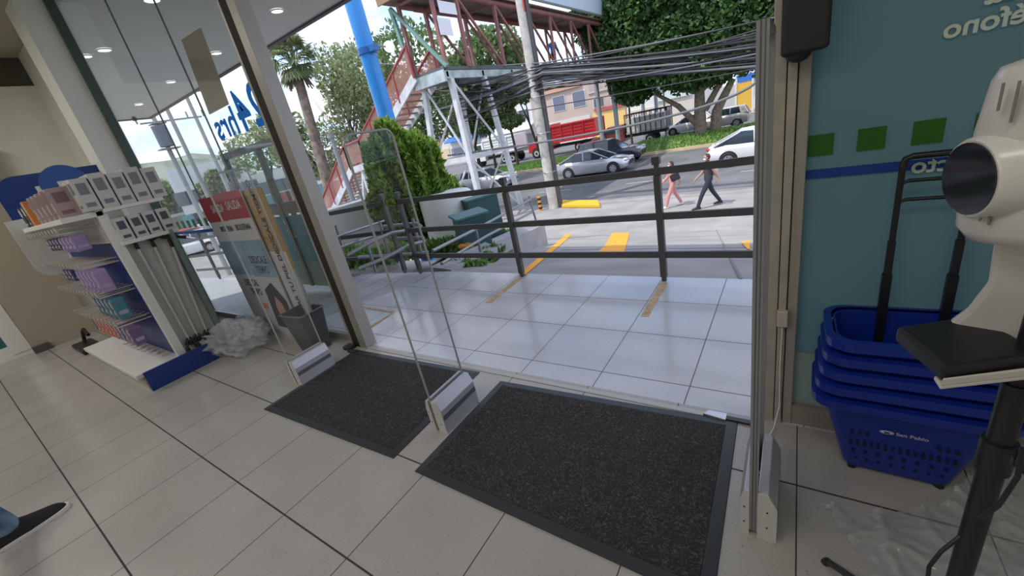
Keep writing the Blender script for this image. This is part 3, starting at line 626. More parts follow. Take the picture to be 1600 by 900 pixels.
# cable bundle
ends = [(1188, 26, 560, 96), (1188, 52, 600, 150), (1188, 60, 640, 158), (1188, 66, 700, 160), (1188, 72, 640, 170), (1188, 78, 690, 172), (1188, 84, 620, 185), (1188, 90, 700, 178), (1188, 57, 700, 148), (1188, 96, 690, 196), (1188, 46, 690, 130), (1188, 102, 640, 210), (1188, 49, 660, 140), (1188, 63, 720, 150), (1188, 69, 650, 175), (1188, 75, 700, 165), (1188, 87, 680, 188), (1188, 42, 640, 120)]
for k, (x1, y1, x0, y0) in enumerate(ends):
    yw = 16.0 - .03 * (k % 4); a = at_y(x1, y1, yw); m_ = at_y(850, 98 + k * 2.6, yw); b = at_y(x0, y0, yw + .5); a2 = a + (a - m_) * .5; a3 = a + (a - m_) * 3
    ys = []
    pts = [a3, a3.lerp(a2, .5) + Vector((0, 0, -.1))]
    for i in range(13):
        t = i / 12; pts.append(a2.lerp(m_, t) + Vector((0, .03 * math.sin(5 * t + k), -.12 * math.sin(math.pi * t) * (1 + .5 * math.sin(k)))))
    for i in range(1, 7): t = i / 6; pts.append(m_.lerp(b, t) + Vector((0, 0, -.2 * math.sin(math.pi * t))))
    mb = MB(); mb.tube(pts, .026 if k not in (1, 6, 9) else .045, 6)
    solo(mb, 'overhead_cable', cable_m if k % 3 else mat('grey cable', (.13, .14, .16), .6), 'dark overhead cable of the thick bundle crossing before the ficus tree', 'cable', 'overhead cable bundle along the street')
for k, (x1, y1, xm, ym, x0, y0, r_) in enumerate([(1188, 122, 1000, 193, 700, 243, .045), (1188, 106, 950, 150, 640, 205, .02), (1188, 32, 970, 80, 640, 150, .025)]):
    a = at_y(x1, y1, 15.6); m_ = at_y(xm, ym, 15.6); b = at_y(x0, y0, 15.8); pts = []
    for i in range(17):
        t = i / 16 * 1.1 - .1; pts.append((1 - t) * (1 - t) * a + 2 * t * (1 - t) * (2 * m_ - (a + b) / 2) + t * t * b)
    pts.insert(0, pts[0] + (pts[0] - pts[2]) * 8 + Vector((0, 0, 1.0)))
    mb = MB(); mb.tube(pts, r_, 6); solo(mb, 'overhead_cable', MATS['grey cable'] if k == 0 else cable_m, ['thick lone grey cable sagging below the bundle', 'thin dark cable just under the thick bundle', 'thin cable running highest above the bundle'][k], 'cable')

# ================================================================== FOOTBRIDGE
BX, BX2, BZ = -8.5, -10.2, 3.75
br = thing('footbridge', 'steel pedestrian footbridge with dull red trusses crossing the avenue', 'footbridge', (-9.3, 14, -2.2))
mb = MB(); mb.bb((BX2, 13.9, BZ + .28), (BX, 52, BZ + .42)); mb.m = 1; mb.bb((BX2, 13.95, BZ), (BX2 + .1, 52, BZ + .30)); mb.bb((BX - .1, 13.95, BZ), (BX, 52, BZ + .30)); mb.bb((BX2, 13.85, BZ - .1), (BX, 13.97, BZ + .32))
for k in range(16): mb.bb((BX2, 14 + 2.4 * k, BZ + .05), (BX, 14.12 + 2.4 * k, BZ + .25))
part(mb, 'deck', [mat('deck underside', (.10, .11, .12), .7), mat('pale deck beam', (.36, .42, .43), .6, noise=(2, .3))], br)
zt = BZ + 2.95
mb = MB(); mb.tube([(BX, 15, zt), (BX, 52, zt)], .13, 8); part(mb, 'top_chord', truss_m, br)
mb = MB(); mb.tube([(BX2, 15, zt), (BX2, 52, zt)], .13, 8); part(mb, 'top_chord', truss_m, br)
ys = [14.1, 15.6] + [15.6 + 2.7 * i for i in range(1, 14)]
for x in (BX, BX2):
    for i, y in enumerate(ys):
        m_ = truss_m
        mb = MB(); mb.bar((x, y, BZ + .4), (x, y, zt), .13 if i < 3 else .11); part(mb, 'truss_post', truss_m, br)
        if 0 < i < len(ys) - 1:
            mb = MB(); mb.bar((x, y, zt), (x, ys[i + 1], BZ + .42), .09); part(mb, 'truss_diagonal', truss_m, br)
    mb = MB(); mb.tube([(x, 14.1, zt), (x, 15.6, zt)], .11, 8); part(mb, 'top_chord', truss_m, br)
mb = MB(); mb.bar((BX2 + .02, 13.95, BZ), (BX2 - .3, 13.95, zt), .13); mb.bar((BX2 - .3, 13.95, zt), (BX + .1, 14.0, BZ + .4), .12); part(mb, 'end_brace', green_m, br)
for y in ys: mb = MB(); mb.bar((BX, y, zt), (BX2, y, zt), .08); part(mb, 'roof_tie', truss_m, br)
mb = MB(); mb.bb((BX2 - .5, 13.6, zt + .15), (BX + .25, 52, zt + .20)); mb.m = 1; mb.bb((BX2 - .55, 13.55, zt + .10), (BX + .3, 13.62, zt + .35)); mb.bb((BX + .25, 13.6, zt + .1), (BX + .3, 20, zt + .32))
part(mb, 'roof_sheet', [mat('roof sheet', (.20, .15, .14), .6), mat('orange edge', (.30, .19, .10), .6)], br)
mb = MB(); mb.bb((BX + .3, 21, zt + .35), (BX + .36, 45, zt + 1.8)); mb.m = 1; mb.bb((BX + .29, 21, zt + .32), (BX + .37, 45, zt + .42)); part(mb, 'billboard_panel', [mat('pale blue panel', (.52, .62, .72), .6), steel_g], br)
for px0, py0, px1, py1 in ((683, 27, 700, 55), (683, 0, 706, 22)):
    mb = MB(); a = at_x(px0, py0, BX + .12); b = at_x(px1, py1, BX + .12); mb.bb((BX + .1, a.y, b.z), (BX + .12, b.y + .35, a.z)); part(mb, 'hung_poster', mat('white poster', (.72, .74, .80), .6), br)
# support tower
tops = [Vector((BX2 + .1, 14.3, BZ)), Vector((BX - .1, 14.3, BZ)), Vector((BX - .1, 16.6, BZ)), Vector((BX2 + .1, 16.6, BZ))]
bots = [Vector((BX2 - .5, 13.9, -2.2)), Vector((BX + .3, 13.9, -2.2)), Vector((BX + .3, 17.0, -2.2)), Vector((BX2 - .5, 17.0, -2.2))]
for a, b in zip(tops, bots): mb = MB(); mb.bar(a, b, .20, .20); part(mb, 'tower_leg', steel_w, br)
mids = [a.lerp(b, .52) for a, b in zip(tops, bots)]
mb = MB()
for i in range(4): mb.bar(mids[i], mids[(i + 1) % 4], .14, .2)
part(mb, 'ring_beam', steel_w, br)
for i in range(4):
    j = (i + 1) % 4
    for A, B in ((tops[i], mids[j]), (mids[i], bots[j])): mb = MB(); mb.bar(A, B, .07); part(mb, 'tower_brace', steel_w, br)
for y in (33.2, 45):
    for x in (BX2 + .2, BX - .2): mb = MB(); mb.cyl((x, y, -2.2), (x, y, BZ), .17, n=10); part(mb, 'pier_column', mat('pier grey', (.30, .33, .35), .6), br)
# stairs: upper flight from deck corner down left, landing, lower flight
SY0, SY1 = 13.75, 15.2
U0 = Vector((-9.98, 0, BZ + .35)); U1 = Vector((-14.6, 0, 1.25)); L0 = Vector((-15.9, 0, 1.15)); L1 = Vector((-20.6, 0, -2.1))
st = thing('bridge_stairs', 'steel footbridge stairs with red mesh balustrade descending left', 'stairs', (-15, 14.4, -2.2))
mb = MB()
for y in (SY0, SY1):
    mb.bar((U0.x, y, U0.z), (U1.x, y, U1.z), .08, .34); mb.bar((U1.x, y, U1.z - .05), (L0.x, y, L0.z - .05), .08, .30); mb.bar((L0.x, y, L0.z), (L1.x, y, L1.z), .08, .34)
part(mb, 'stringer', steel_w, st)
n1, n2 = 14, 18
for n_, A, B in ((n1, U0, U1), (n2, L0, L1)):
    mb = MB()
    for k in range(n_):
        p = A.lerp(B, (k + .5) / n_); mb.bb((p.x - .14, SY0, p.z - .02), (p.x + .14, SY1, p.z + .03))
    o = part(mb, 'stair_treads', mat('tread concrete', (.30, .25, .23), .8), st)
mb = MB(); mb.bb((U1.x, SY0, 1.1), (L0.x, SY1, 1.2)); part(mb, 'landing', steel_w, st)
mb = MB(); mb.bar((-15.2, SY1 - .1, 1.1), (-15.2, SY1 - .1, -2.2), .15); mb.bar((-15.2, SY0 + .1, 1.1), (-15.2, SY0 + .1, -2.2), .15); mb.bar((-15.2, SY0 + .1, 1.0), (-16.6, SY0 + .1, -2.2), .1); part(mb, 'landing_support', steel_w, st)
redr = mat('stair rail red', (.30, .05, .05), .6)
mesh_m = mat('red mesh sheet', (.42, .20, .17), .7, alpha=.55)
for y in (SY0 - .03, SY1 + .03):
    for A, B, nn in ((U0, U1, 4), (U1, L0, 1), (L0, L1, 4)):
        mb = MB(); a = Vector((A.x, y, A.z + 1.15)); b = Vector((B.x, y, B.z + 1.15)); mb.tube([a, b], .055, 6); part(mb, 'handrail', redr, st)
        mb = MB()
        for k in range(nn + 1): p = A.lerp(B, k / nn); mb.bar((p.x, y, p.z), (p.x, y, p.z + 1.15), .07)
        part(mb, 'baluster', redr, st)
        mb = MB(); mb.add([(A.x, y, A.z + .2), (B.x, y, B.z + .2), (B.x, y, B.z + 1.12), (A.x, y, A.z + 1.12)], [(0, 1, 2, 3)]); part(mb, 'mesh_panel', mesh_m, st)

# ================================================================== TREES
ev = leaf_mat('ficus leaves', (.012, .045, .012), (.11, .23, .06), .3)
gl = leaf_mat('green tree leaves', (.06, .12, .04), (.26, .36, .15), .4)
ol = leaf_mat('olive leaves', (.12, .17, .06), (.42, .47, .26), .45)
fb = at_y(1095, 208, 33.0); fb.z = -1.9
ficus = tree('ficus_tree', 'huge dark dense ficus tree on the median behind the cables', fb, 9, [((0, 0, 6.5), (4.5, 3.5, 3.2)), ((-4.2, 0, 7.4), (3.2, 3, 3.0)), ((3.8, 0, 6.8), (3.4, 3, 3.2)), ((-1.5, 0, 9.8), (4.5, 3.2, 2.8)), ((3.2, .5, 10), (4, 3, 3)), ((-6, .5, 9.5), (2.6, 2.6, 2.4)), ((-4.6, .6, 4.6), (1.7, 1.6, 1.5)), ((0, -.5, 4.4), (2.6, 2, 1.1))], 80000, .19, ev, r=.42, bk=bark_l, fork=.34, shell=.6)
mb = MB(); mb.tube([(.9, .2, -.1), (1.0, .2, 1.6), (2.0, 0, 3.4)], [.42, .32, .2], 9); mb.tube([(.1, 0, .6), (-1.4, 0, 2.4), (-3, 0, 3.6)], [.25, .18, .1], 8); mb.tube([(.3, 0, 1.8), (1.2, 0, 3.2), (2.8, 0, 4.6)], [.22, .18, .1], 8); mb.build('side_trunk', bark_l, ficus)
mb = MB(); mb.ball((0, 0, 7.2), (4.6, 2.2, 3.4), 14, 10); mb.ball((-4.0, .4, 7.6), (2.6, 1.8, 2.2), 12, 8); mb.ball((3.8, .3, 8.0), (3, 2, 2.8), 12, 8); mb.build('inner_shade', mat('inner shade green', (.008, .02, .006), .95), ficus)  # solid near-black balls put the crown's inner shade into colour
def ytree(px, py, y, h, crown, n, s, m, lb, r=.14, **k):
    b = at_y(px, py, y); return tree('street_tree', lb, (b.x, y, -2.1), h, crown, n, s, m, r=r, **k)
ytree(775, 262, 33, 7, [((-.4, 0, 4.6), (1.6, 1.3, 1.3)), ((.9, 0, 5.6), (1.5, 1.3, 1.2)), ((-.3, 0, 6.6), (1.7, 1.4, 1.0))], 5200, .16, gl, 'slim dark median tree in front of the white truck', group='slim trees on the median')
ytree(808, 252, 33, 7, [((.2, 0, 4.1), (1.2, 1.1, .6)), ((-.6, 0, 5.2), (1.3, 1.2, .9)), ((.6, 0, 6.4), (1.5, 1.2, 1.0))], 4600, .16, gl, 'slim median tree between the white truck and the red truck', group='slim trees on the median')
ytree(742, 262, 32, 8, [((-.5, 0, 5.4), (1.9, 1.5, 1.8)), ((.8, 0, 6.9), (1.7, 1.5, 1.4))], 5600, .17, gl, 'dark median tree seen behind the white bridge tower', r=.22, group='slim trees on the median')
ytree(848, 236, 36, 8, [((-1.2, 0, 6.6), (1.5, 1.3, 1.2)), ((-2.0, 0, 7.6), (1.6, 1.3, 1.2))], 3600, .17, gl, 'leaning median tree with thin trunk just left of the concrete pole', group='slim trees on the median', lean=(-.9, 0))
ytree(985, 190, 36, 7, [((.3, 0, 4.6), (.9, .9, .8)), ((.1, 0, 6), (1.3, 1, 1))], 2200, .15, ev, 'thin dark tree beside the stake truck and grey pier', r=.09, group='slim trees on the median')
# trees behind the bridge left part
for px, d, bl_, n, s, m, lb in [
    (640, 34, [((0, 0, 7.0), (3.4, 3, 2.6)), ((2.4, 0, 9.2), (3.0, 3, 2.4)), ((-2.5, 0, 9.6), (2.4, 2.4, 2.0)), ((3.6, 0, 6), (2.4, 2.4, 2.2))], 8000, .20, gl, 'broad green tree behind the left end of the footbridge'),
    (575, 29, [((0, 0, 6.0), (1.9, 1.9, 2.8)), ((-.9, 0, 8.6), (1.2, 1.2, 1.9)), ((1.3, 0, 7.6), (1.7, 1.6, 2.4)), ((.4, 0, 3.6), (1.8, 1.6, 1.6))], 7000, .15, ol, 'tall olive green tree left of the blue pole'),
    (500, 33, [((0, 0, 4.9), (1.7, 1.6, 2.2)), ((-1.0, -1.2, 6.6), (1.3, 1.3, 1.4)), ((-1.2, -1.6, 5.4), (1.2, 1.2, 1.2))], 3600, .15, ol, 'loose pale tree around the palm trunk'),
    (400, 40, [((0, 0, 6), (2.4, 2.4, 1.6)), ((1, 1.5, 7.4), (1.8, 1.8, 1.2))], 2800, .17, ol, 'soft green tree seen through the glass behind the 24hrs sign'),
    (745, 42, [((0, 0, 8.0), (3.4, 3, 2.6)), ((3.5, 0, 9.4), (3.4, 3, 2.4))], 9000, .26, gl, 'tall green tree seen through the bridge truss')]:
    b = at_d(px, 240, d); tree('background_tree', lb, (b.x, b.y, -2.2), 9, bl_, n, s, m, r=.2, group='trees beyond the footbridge', fork=.3)
# bare twigs of dry tree
# palm
pl = at_d(520, 330, 27); pp = at_d(466, 130, 27); pt = Vector((pl.x, pl.y, -2.2))
palm = thing('fan_palm', 'tall fan palm with shaggy crown against the sky', 'palm tree', pt)
ctr = at_d(463, 112, 27) - pt
mb = MB(); mb.tube([(0, 0, 0), ctr * .35 + Vector((.1, 0, 0)), ctr * .7, ctr], [.38, .32, .27, .24], 10); mb.build('trunk', mat('palm trunk', (.20, .16, .13), .9, noise=(3, .4)), palm)
fm = leaf_mat('palm fronds', (.08, .12, .04), (.36, .42, .24), .4); mb = MB()
for k in range(64):
    az = random.uniform(0, 2 * math.pi); el = random.uniform(-.9, 1.35); L = random.uniform(.9, 1.25)
    d = Vector((math.cos(az) * math.cos(el), math.sin(az) * math.cos(el), math.sin(el))); sd = d.cross(Vector((0, 0, 1))).normalized(); c = ctr + Vector((0, 0, .55)) + d * L * .75
    upv = sd.cross(d)
    mb.bar(ctr + Vector((0, 0, .3)), c, .025)
    for j in range(13):
        a = -1.5 + 3.0 * j / 12; v = d * math.cos(a) + sd * math.sin(a); p2 = c + v * random.uniform(.62, .85) + Vector((0, 0, -.12 - .15 * abs(a))); wv = v.cross(upv).normalized() * .055
        mb.add([c - wv * .3, c + v * .4 + wv, p2, c + v * .4 - wv], [(0, 1, 2, 3)])
mb.build('fronds', fm, palm)
mb = MB()
for k in range(50):
    az = random.uniform(0, 2 * math.pi); c = ctr + Vector((math.cos(az) * .28, math.sin(az) * .28, .1)); e = c + Vector((math.cos(az) * .35, math.sin(az) * .35, -random.uniform(.5, 1.0))); mb.bar(c, e, .09, .03)
mb.build('dead_fronds', mat('dry fronds', (.16, .13, .09), .9), palm)

# ================================================================== VEHICLES
tyre = mat('tyre', (.02, .02, .022), .8); rim = mat('alloy rim', (.45, .46, .48), .3, .8); cglass = mat('car glass', (.03, .04, .05), .08, spec=.9)
def wheel(root, x, y, r, wd=.2, truck=False):
    s = 1 if y > 0 else -1
    mb = MB(); mb.tube([(x, y - s * wd / 2, r), (x, y - s * wd * .42, r), (x, y + s * wd * .42, r), (x, y + s * wd / 2, r)], [r * .86, r, r, r * .86], 22); o = mb.build('wheel', tyre, root)
    mb = MB(); yy = y + s * wd / 2
    mb.cyl((x, yy - s * .02, r), (x, yy + s * .012, r), r * .60, n=20); mb.m = 1
    if truck: mb.cyl((x, yy, r), (x, yy + s * .05, r), r * .25, n=12)
    else:
        for k in range(5): a = 2 * math.pi * (k + .5) / 5; mb.box((x + math.cos(a) * r * .4, yy + s * .006, r + math.sin(a) * r * .4), (r * .2, .02, r * .16), Matrix.Rotation(-a, 3, 'Y'))
    mb.build('rim', [rim, mat('rim dark', (.05, .05, .055), .5)] if not truck else [mat('truck rim', (.5, .5, .5), .5), tyre], o)
def car(name, label, loc, rz, paint, kind='sedan', L=4.6, W=1.8, H=1.45, group=None, plate=True):
    root = thing(name, label, 'car', loc, rz, group)
    if kind == 'sedan': body = [(-.5, .42, .78, .66), (-.475, .28, .96, .80), (-.33, .2, 1.0, .9), (-.1, .18, .97, .9), (.18, .18, .95, .9), (.34, .19, .86, .9), (.45, .24, .74, .82), (.5, .36, .60, .62)]; gh = [(-.43, .98), (-.2, H), (.03, H), (.255, .93)]
    elif kind == 'suv': body = [(-.5, .45, .9, .72), (-.48, .32, 1.05, .86), (-.33, .28, 1.08, .92), (0, .26, 1.05, .92), (.2, .26, 1.03, .92), (.38, .28, .98, .9), (.47, .32, .86, .84), (.5, .42, .72, .68)]; gh = [(-.485, 1.05), (-.42, H), (.03, H), (.23, 1.02)]
    else: body = [(-.5, .42, .85, .70), (-.48, .28, .98, .84), (-.33, .22, 1.0, .9), (0, .2, .96, .9), (.2, .2, .94, .9), (.38, .22, .86, .88), (.46, .26, .76, .8), (.5, .36, .62, .62)]; gh = [(-.485, .97), (-.36, H), (.02, H), (.26, .93)]
    sw = W / 1.8; rings = []
    for f, zb, zt_, hw in body:
        x = f * L; h = hw * sw; rings.append([(x, -h * .9, zb), (x, -h, zb + .15), (x, -h, zt_ - .18), (x, -h * .86, zt_), (x, h * .86, zt_), (x, h, zt_ - .18), (x, h, zb + .15), (x, h * .9, zb)])
    mb = MB(); mb.loft(rings); o = mb.build('body', paint, root, bevel=.05, segs=3)
    for pf in o.data.polygons: pf.use_smooth = True
    (a, za), (b, zb_), (c, zc), (d, zd) = gh; hb = .80 * sw; ht = .62 * sw
    a, b, c, d = a * L, b * L, c * L, d * L
    mb = MB(); mb.loft([[(a, -hb, za - .03), (a, -hb * .95, za), (a, hb * .95, za), (a, hb, za - .03)], [(b, -hb, za - .03), (b, -ht, zb_ - .03), (b, ht, zb_ - .03), (b, hb, za - .03)], [(c, -hb, za - .03), (c, -ht, zc - .03), (c, ht, zc - .03), (c, hb, za - .03)], [(d, -hb, zd - .03), (d, -hb * .95, zd), (d, hb * .95, zd), (d, hb, zd - .03)]])
    mb.build('windows', cglass, root)
    mb = MB(); mb.loft([[(b - .06, -ht, zb_ - .06), (b - .06, -ht * .9, zb_ - .01), (b - .06, ht * .9, zb_ - .01), (b - .06, ht, zb_ - .06)], [((b + c) / 2, -ht - .02, zb_ - .05), ((b + c) / 2, -ht * .9, zb_ + .02), ((b + c) / 2, ht * .9, zb_ + .02), ((b + c) / 2, ht + .02, zb_ - .05)], [(c + .06, -ht, zc - .06), (c + .06, -ht * .9, zc - .01), (c + .06, ht * .9, zc - .01), (c + .06, ht, zc - .06)]])
    for s in (-1, 1):
        mb.bar((c, s * ht, zc - .03), (d, s * hb * .96, zd), .07, .05); mb.bar((b, s * ht, zb_ - .03), (a, s * hb * .96, za), .12 if kind != 'sedan' else .1, .06); mb.bar(((b + c) / 2, s * (ht + .005), zc - .03), ((b + c) / 2 + .03, s * hb, za), .07, .05)
        if kind != 'sedan': mb.prism([(b + .02, s * (ht + .012), zb_ - .04), (b + .35, s * (ht + .012), zb_ - .04), (b + .22, s * (hb + .012), za), (a + .1, s * (hb + .012), za)], (0, -s * .02, 0))
    mb.build('roof', paint, root)
    wr_ = .33 if kind != 'suv' else .36; tx = (-.30 * L, .315 * L)
    for x in tx:
        for s in (-1, 1):
            mb = MB(); mb.cyl((x, s * (.905 * sw - .16), wr_), (x, s * (.905 * sw + .004), wr_), wr_ * 1.18, n=22); mb.build('wheel_arch', black, root); wheel(root, x, s * (.83 * sw + .01), wr_, .17)
    for s in (-1, 1):
        mb = MB(); mb.ball((L * .46, s * .62 * sw, .70 if kind != 'suv' else .86), (.16, .14, .07), 10, 6); mb.build('headlight', mat('headlight', (.6, .63, .66), .15), root)
        mb = MB(); mb.ball((-L * .475, s * .66 * sw, .84 if kind != 'suv' else .98), (.12, .13, .09), 10, 6); mb.build('taillight', mat('taillight', (.5, .02, .03), .25), root)
        mb = MB(); mb.ball((d - .35, s * (hb + .12), zd + .05), (.07, .1, .06), 8, 6); mb.build('side_mirror', paint, root)
    mb = MB(); mb.bb((L * .49, -.42, .42), (L * .503, .42, .62)); mb.build('grille', black, root, bevel=.01)
    return root
silver = mat('silver car paint', (.52, .54, .58), .25, .5, coat=.6); darkc = mat('charcoal car paint', (.045, .055, .075), .25, .4, coat=.6); wpaint = mat('white car paint', (.78, .79, .80), .3, coat=.6)
bluep = mat('blue car paint', (.06, .10, .19), .3, .3, coat=.5); redc = mat('red car paint', (.55, .03, .03), .35, coat=.4)
G2 = lambda px, py: at_z(px, py, -2.2)
ps = at_z(927, 282, -2.2)
car('sedan', 'silver sedan driving right in the near lane, five-spoke wheels', (-7.35, 24.6, -2.2), .02, silver, L=4.65)
car('suv', 'charcoal sport utility car behind the silver sedan', (-7.6, 28.2, -2.2), .02, darkc, 'suv', 4.5, H=1.65)
car('sedan', 'white sedan with red tail lamps cut by the security panel', (1.75, 22.6, -2.2), .02, wpaint, L=4.7, H=1.5)
car('hatchback', 'white and silver car seen through the legs of the bridge tower', (-14.6, 23.0, -2.2), .02, silver, 'suv', 4.4, H=1.5)
car('hatchback', 'white hatchback parked behind the stake truck', (-5.2, 42.5, -2.2), math.pi, wpaint, 'hatch', 4.2, H=1.55)
car('suv', 'silver beige car partly hidden by the ficus trunk', (-2.5, 41, -2.2), math.pi, mat('beige car paint', (.5, .48, .44), .3, .4), 'suv', 4.3, H=1.6)
car('sedan', 'dark blue sedan beyond the median at the right', (3.2, 38.6, -1.9), math.pi, bluep, L=4.6)
car('sedan', 'pale violet car farther back above the blue sedan', (3.2, 43.5, -1.6), math.pi, mat('pale violet paint', (.42, .42, .52), .3, .4), 'sedan', L=4.5)
car('sedan', 'white car parked farthest back at the right edge', (3.8, 47.5, -1.4), math.pi, wpaint, 'sedan', L=4.5)
b = at_z(285, 318, -2.2)
b = at_d(283, 318, 42); car('hatchback', 'small red car seen through the left storefront glass', (b.x, b.y, -2.2), 1.2, redc, 'hatch', 4, H=1.5)
for k, (px, d) in enumerate([(262, 36), (300, 37), (335, 44)]):
    b = at_d(px, 330, d); car('hatchback', ['white car below the red car, nearest the glass', 'second white car right of the red car beyond the glass', 'white car farther along the side street behind the glass'][k], (b.x, b.y, -2.2), 1.2, wpaint, 'hatch', 4.2, H=1.5)

def truck(name, label, loc, rz, cabp, kind, bedm, L=7.6):
    root = thing(name, label, 'truck', loc, rz)      # local +x forward
    mb = MB(); mb.bb((-L / 2, -.45, .75), (L / 2 - .6, .45, 1.0)); mb.build('chassis', mat('chassis black', (.03, .03, .03), .7), root)
    cx = L / 2
    if kind == 'pickup': hz, hood, rz_, cl = .5, 1.25, 1.95, 1.7
    else: hz, hood, rz_, cl = .62, 1.75, 2.65, 1.45
    mb = MB(); prof = [(cx, hz), (cx, hood - .35), (cx - .15, hood - .1), (cx - 1.35, hood + .1), (cx - 1.7, rz_ - .08), (cx - 1.85, rz_), (cx - 1.5 - cl, rz_), (cx - 1.6 - cl, hz)]
    mb.prism([(x, -.98, z) for x, z in prof], (0, 1.96, 0)); mb.build('cab', cabp, root, bevel=.08, segs=3)
    mb = MB()
    for s in (-1, 1): mb.prism([(cx - 1.55, s * .985, hood + .08), (cx - 1.82, s * .985, rz_ - .15), (cx - 1.4 - cl + .15, s * .985, rz_ - .15), (cx - 1.4 - cl + .15, s * .985, hood + .08)], (0, s * .012, 0))
    mb.prism([(cx - 1.38, -.82, hood + .16), (cx - 1.38, .82, hood + .16), (cx - 1.66, .76, rz_ - .15), (cx - 1.66, -.76, rz_ - .15)], (.04, 0, .02)); mb.build('windows', cglass, root)
    mb = MB(); mb.bb((cx - .02, -.7, hz + .2), (cx + .06, .7, hood - .4)); mb.build('grille', mat('truck grille', (.35, .35, .35), .3, .8), root)
    for s in (-1, 1):
        mb = MB(); mb.bb((cx - .02, s * .8 - .12, hz + .25), (cx + .05, s * .8 + .12, hz + .5)); mb.build('headlight', MATS['headlight'], root)
        mb = MB(); mb.bb((cx - 1.5, s * 1.02, hood + .1), (cx - 1.4, s * 1.25, hood + .55)); mb.build('side_mirror', black, root)
    r = .5 if kind != 'pickup' else .4
    xs = [cx - 1.0, -L / 2 + 1.9, -L / 2 + .75] if kind != 'pickup' else [cx - 1.0, -L / 2 + 1.3]
    for x in xs:
        for s in (-1, 1): wheel(root, x, s * .92, r, .28, True)
    mb = MB()
    for s in (-1, 1): mb.cyl((xs[0], s * .7, r), (xs[0], s * .99, r), r * 1.2, n=20)
    mb.build('wheel_arch', black, root)
    x0, x1 = -L / 2 - .15, cx - 1.75 - cl
    if kind == 'dump':
        mb = MB(); zb, zt_ = 1.25, 2.95
        mb.bb((x0, -1.2, zb), (x1, 1.2, zb + .1)); mb.bb((x1 - .08, -1.2, zb), (x1, 1.2, zt_ + .2)); mb.bb((x0, -1.2, zb), (x0 + .08, 1.2, zt_))
        for s in (-1, 1):
            mb.bb((x0, s * 1.2 - .04, zb), (x1, s * 1.2 + .04, zt_))
            nb = 4
            for k in range(nb + 1): x = x0 + (x1 - x0) * k / nb; mb.bb((x - .06, s * 1.24, zb), (x + .06, s * 1.32, zt_))
            for z in (zb + .05, zt_ - .08): mb.bb((x0, s * 1.24, z - .06), (x1, s * 1.33, z + .06))
            for k in range(nb):
                for z in (1.6, 1.9, 2.2, 2.5): xa = x0 + (x1 - x0) * k / nb; mb.bb((xa + .15, s * 1.24, z - .05), (xa + (x1 - x0) / nb - .15, s * 1.28, z + .05))
        mb.build('dump_bed', bedm, root, bevel=.015)
    else:
        mb = MB(); zb, zt_ = 1.05, 2.7
        mb.bb((x0, -1.05, zb), (x1, 1.05, zb + .12)); mb.build('flat_bed', mat('bed grey', (.4, .4, .4), .6), root)
        mb = MB(); nb = 8
        for s in (-1, 1):
            for k in range(nb + 1): x = x0 + (x1 - x0) * k / nb; mb.bb((x - .03, s * 1.05 - .03, zb), (x + .03, s * 1.05 + .03, zt_))
            for z in (zt_ - .05,): mb.bb((x0, s * 1.05 - .03, z - .05), (x1, s * 1.05 + .03, z + .05))
        for k in range(6): y = -1.05 + .42 * k; mb.bb((x0 - .03, y - .03, zb), (x0 + .03, y + .03, zt_)); mb.bb((x1 - .03, y - .03, zb), (x1 + .03, y + .03, zt_))
        mb.build('stake_sides', mat('stake brown', (.07, .05, .05), .6), root)
        mb = MB(); mb.bb((x0 + .1, -1.0, zb + .12), (x1 - .1, 1.0, zb + 1.3)); mb.build('load_sheet', bedm, root, bevel=.05)
    return root
truck('dump_truck', 'bright red dump truck facing left behind the concrete pole', (-17.7, 42.0, -2.2), math.pi, mat('truck red', (.55, .012, .02), .35, coat=.4), 'dump', MATS['truck red'], 8.0)
truck('dump_truck', 'white dump truck behind the two slim median trees', (-27.0, 42.0, -2.2), math.pi, wpaint, 'dump', wpaint, 7.6)
truck('stake_truck', 'dark red stake bed truck loaded with pale sheets', (-9.7, 39.0, -2.2), math.pi, mat('truck maroon', (.20, .03, .035), .4, coat=.4), 'pickup', mat('pale load', (.62, .61, .60), .8, noise=(2, .15)), 6.8)

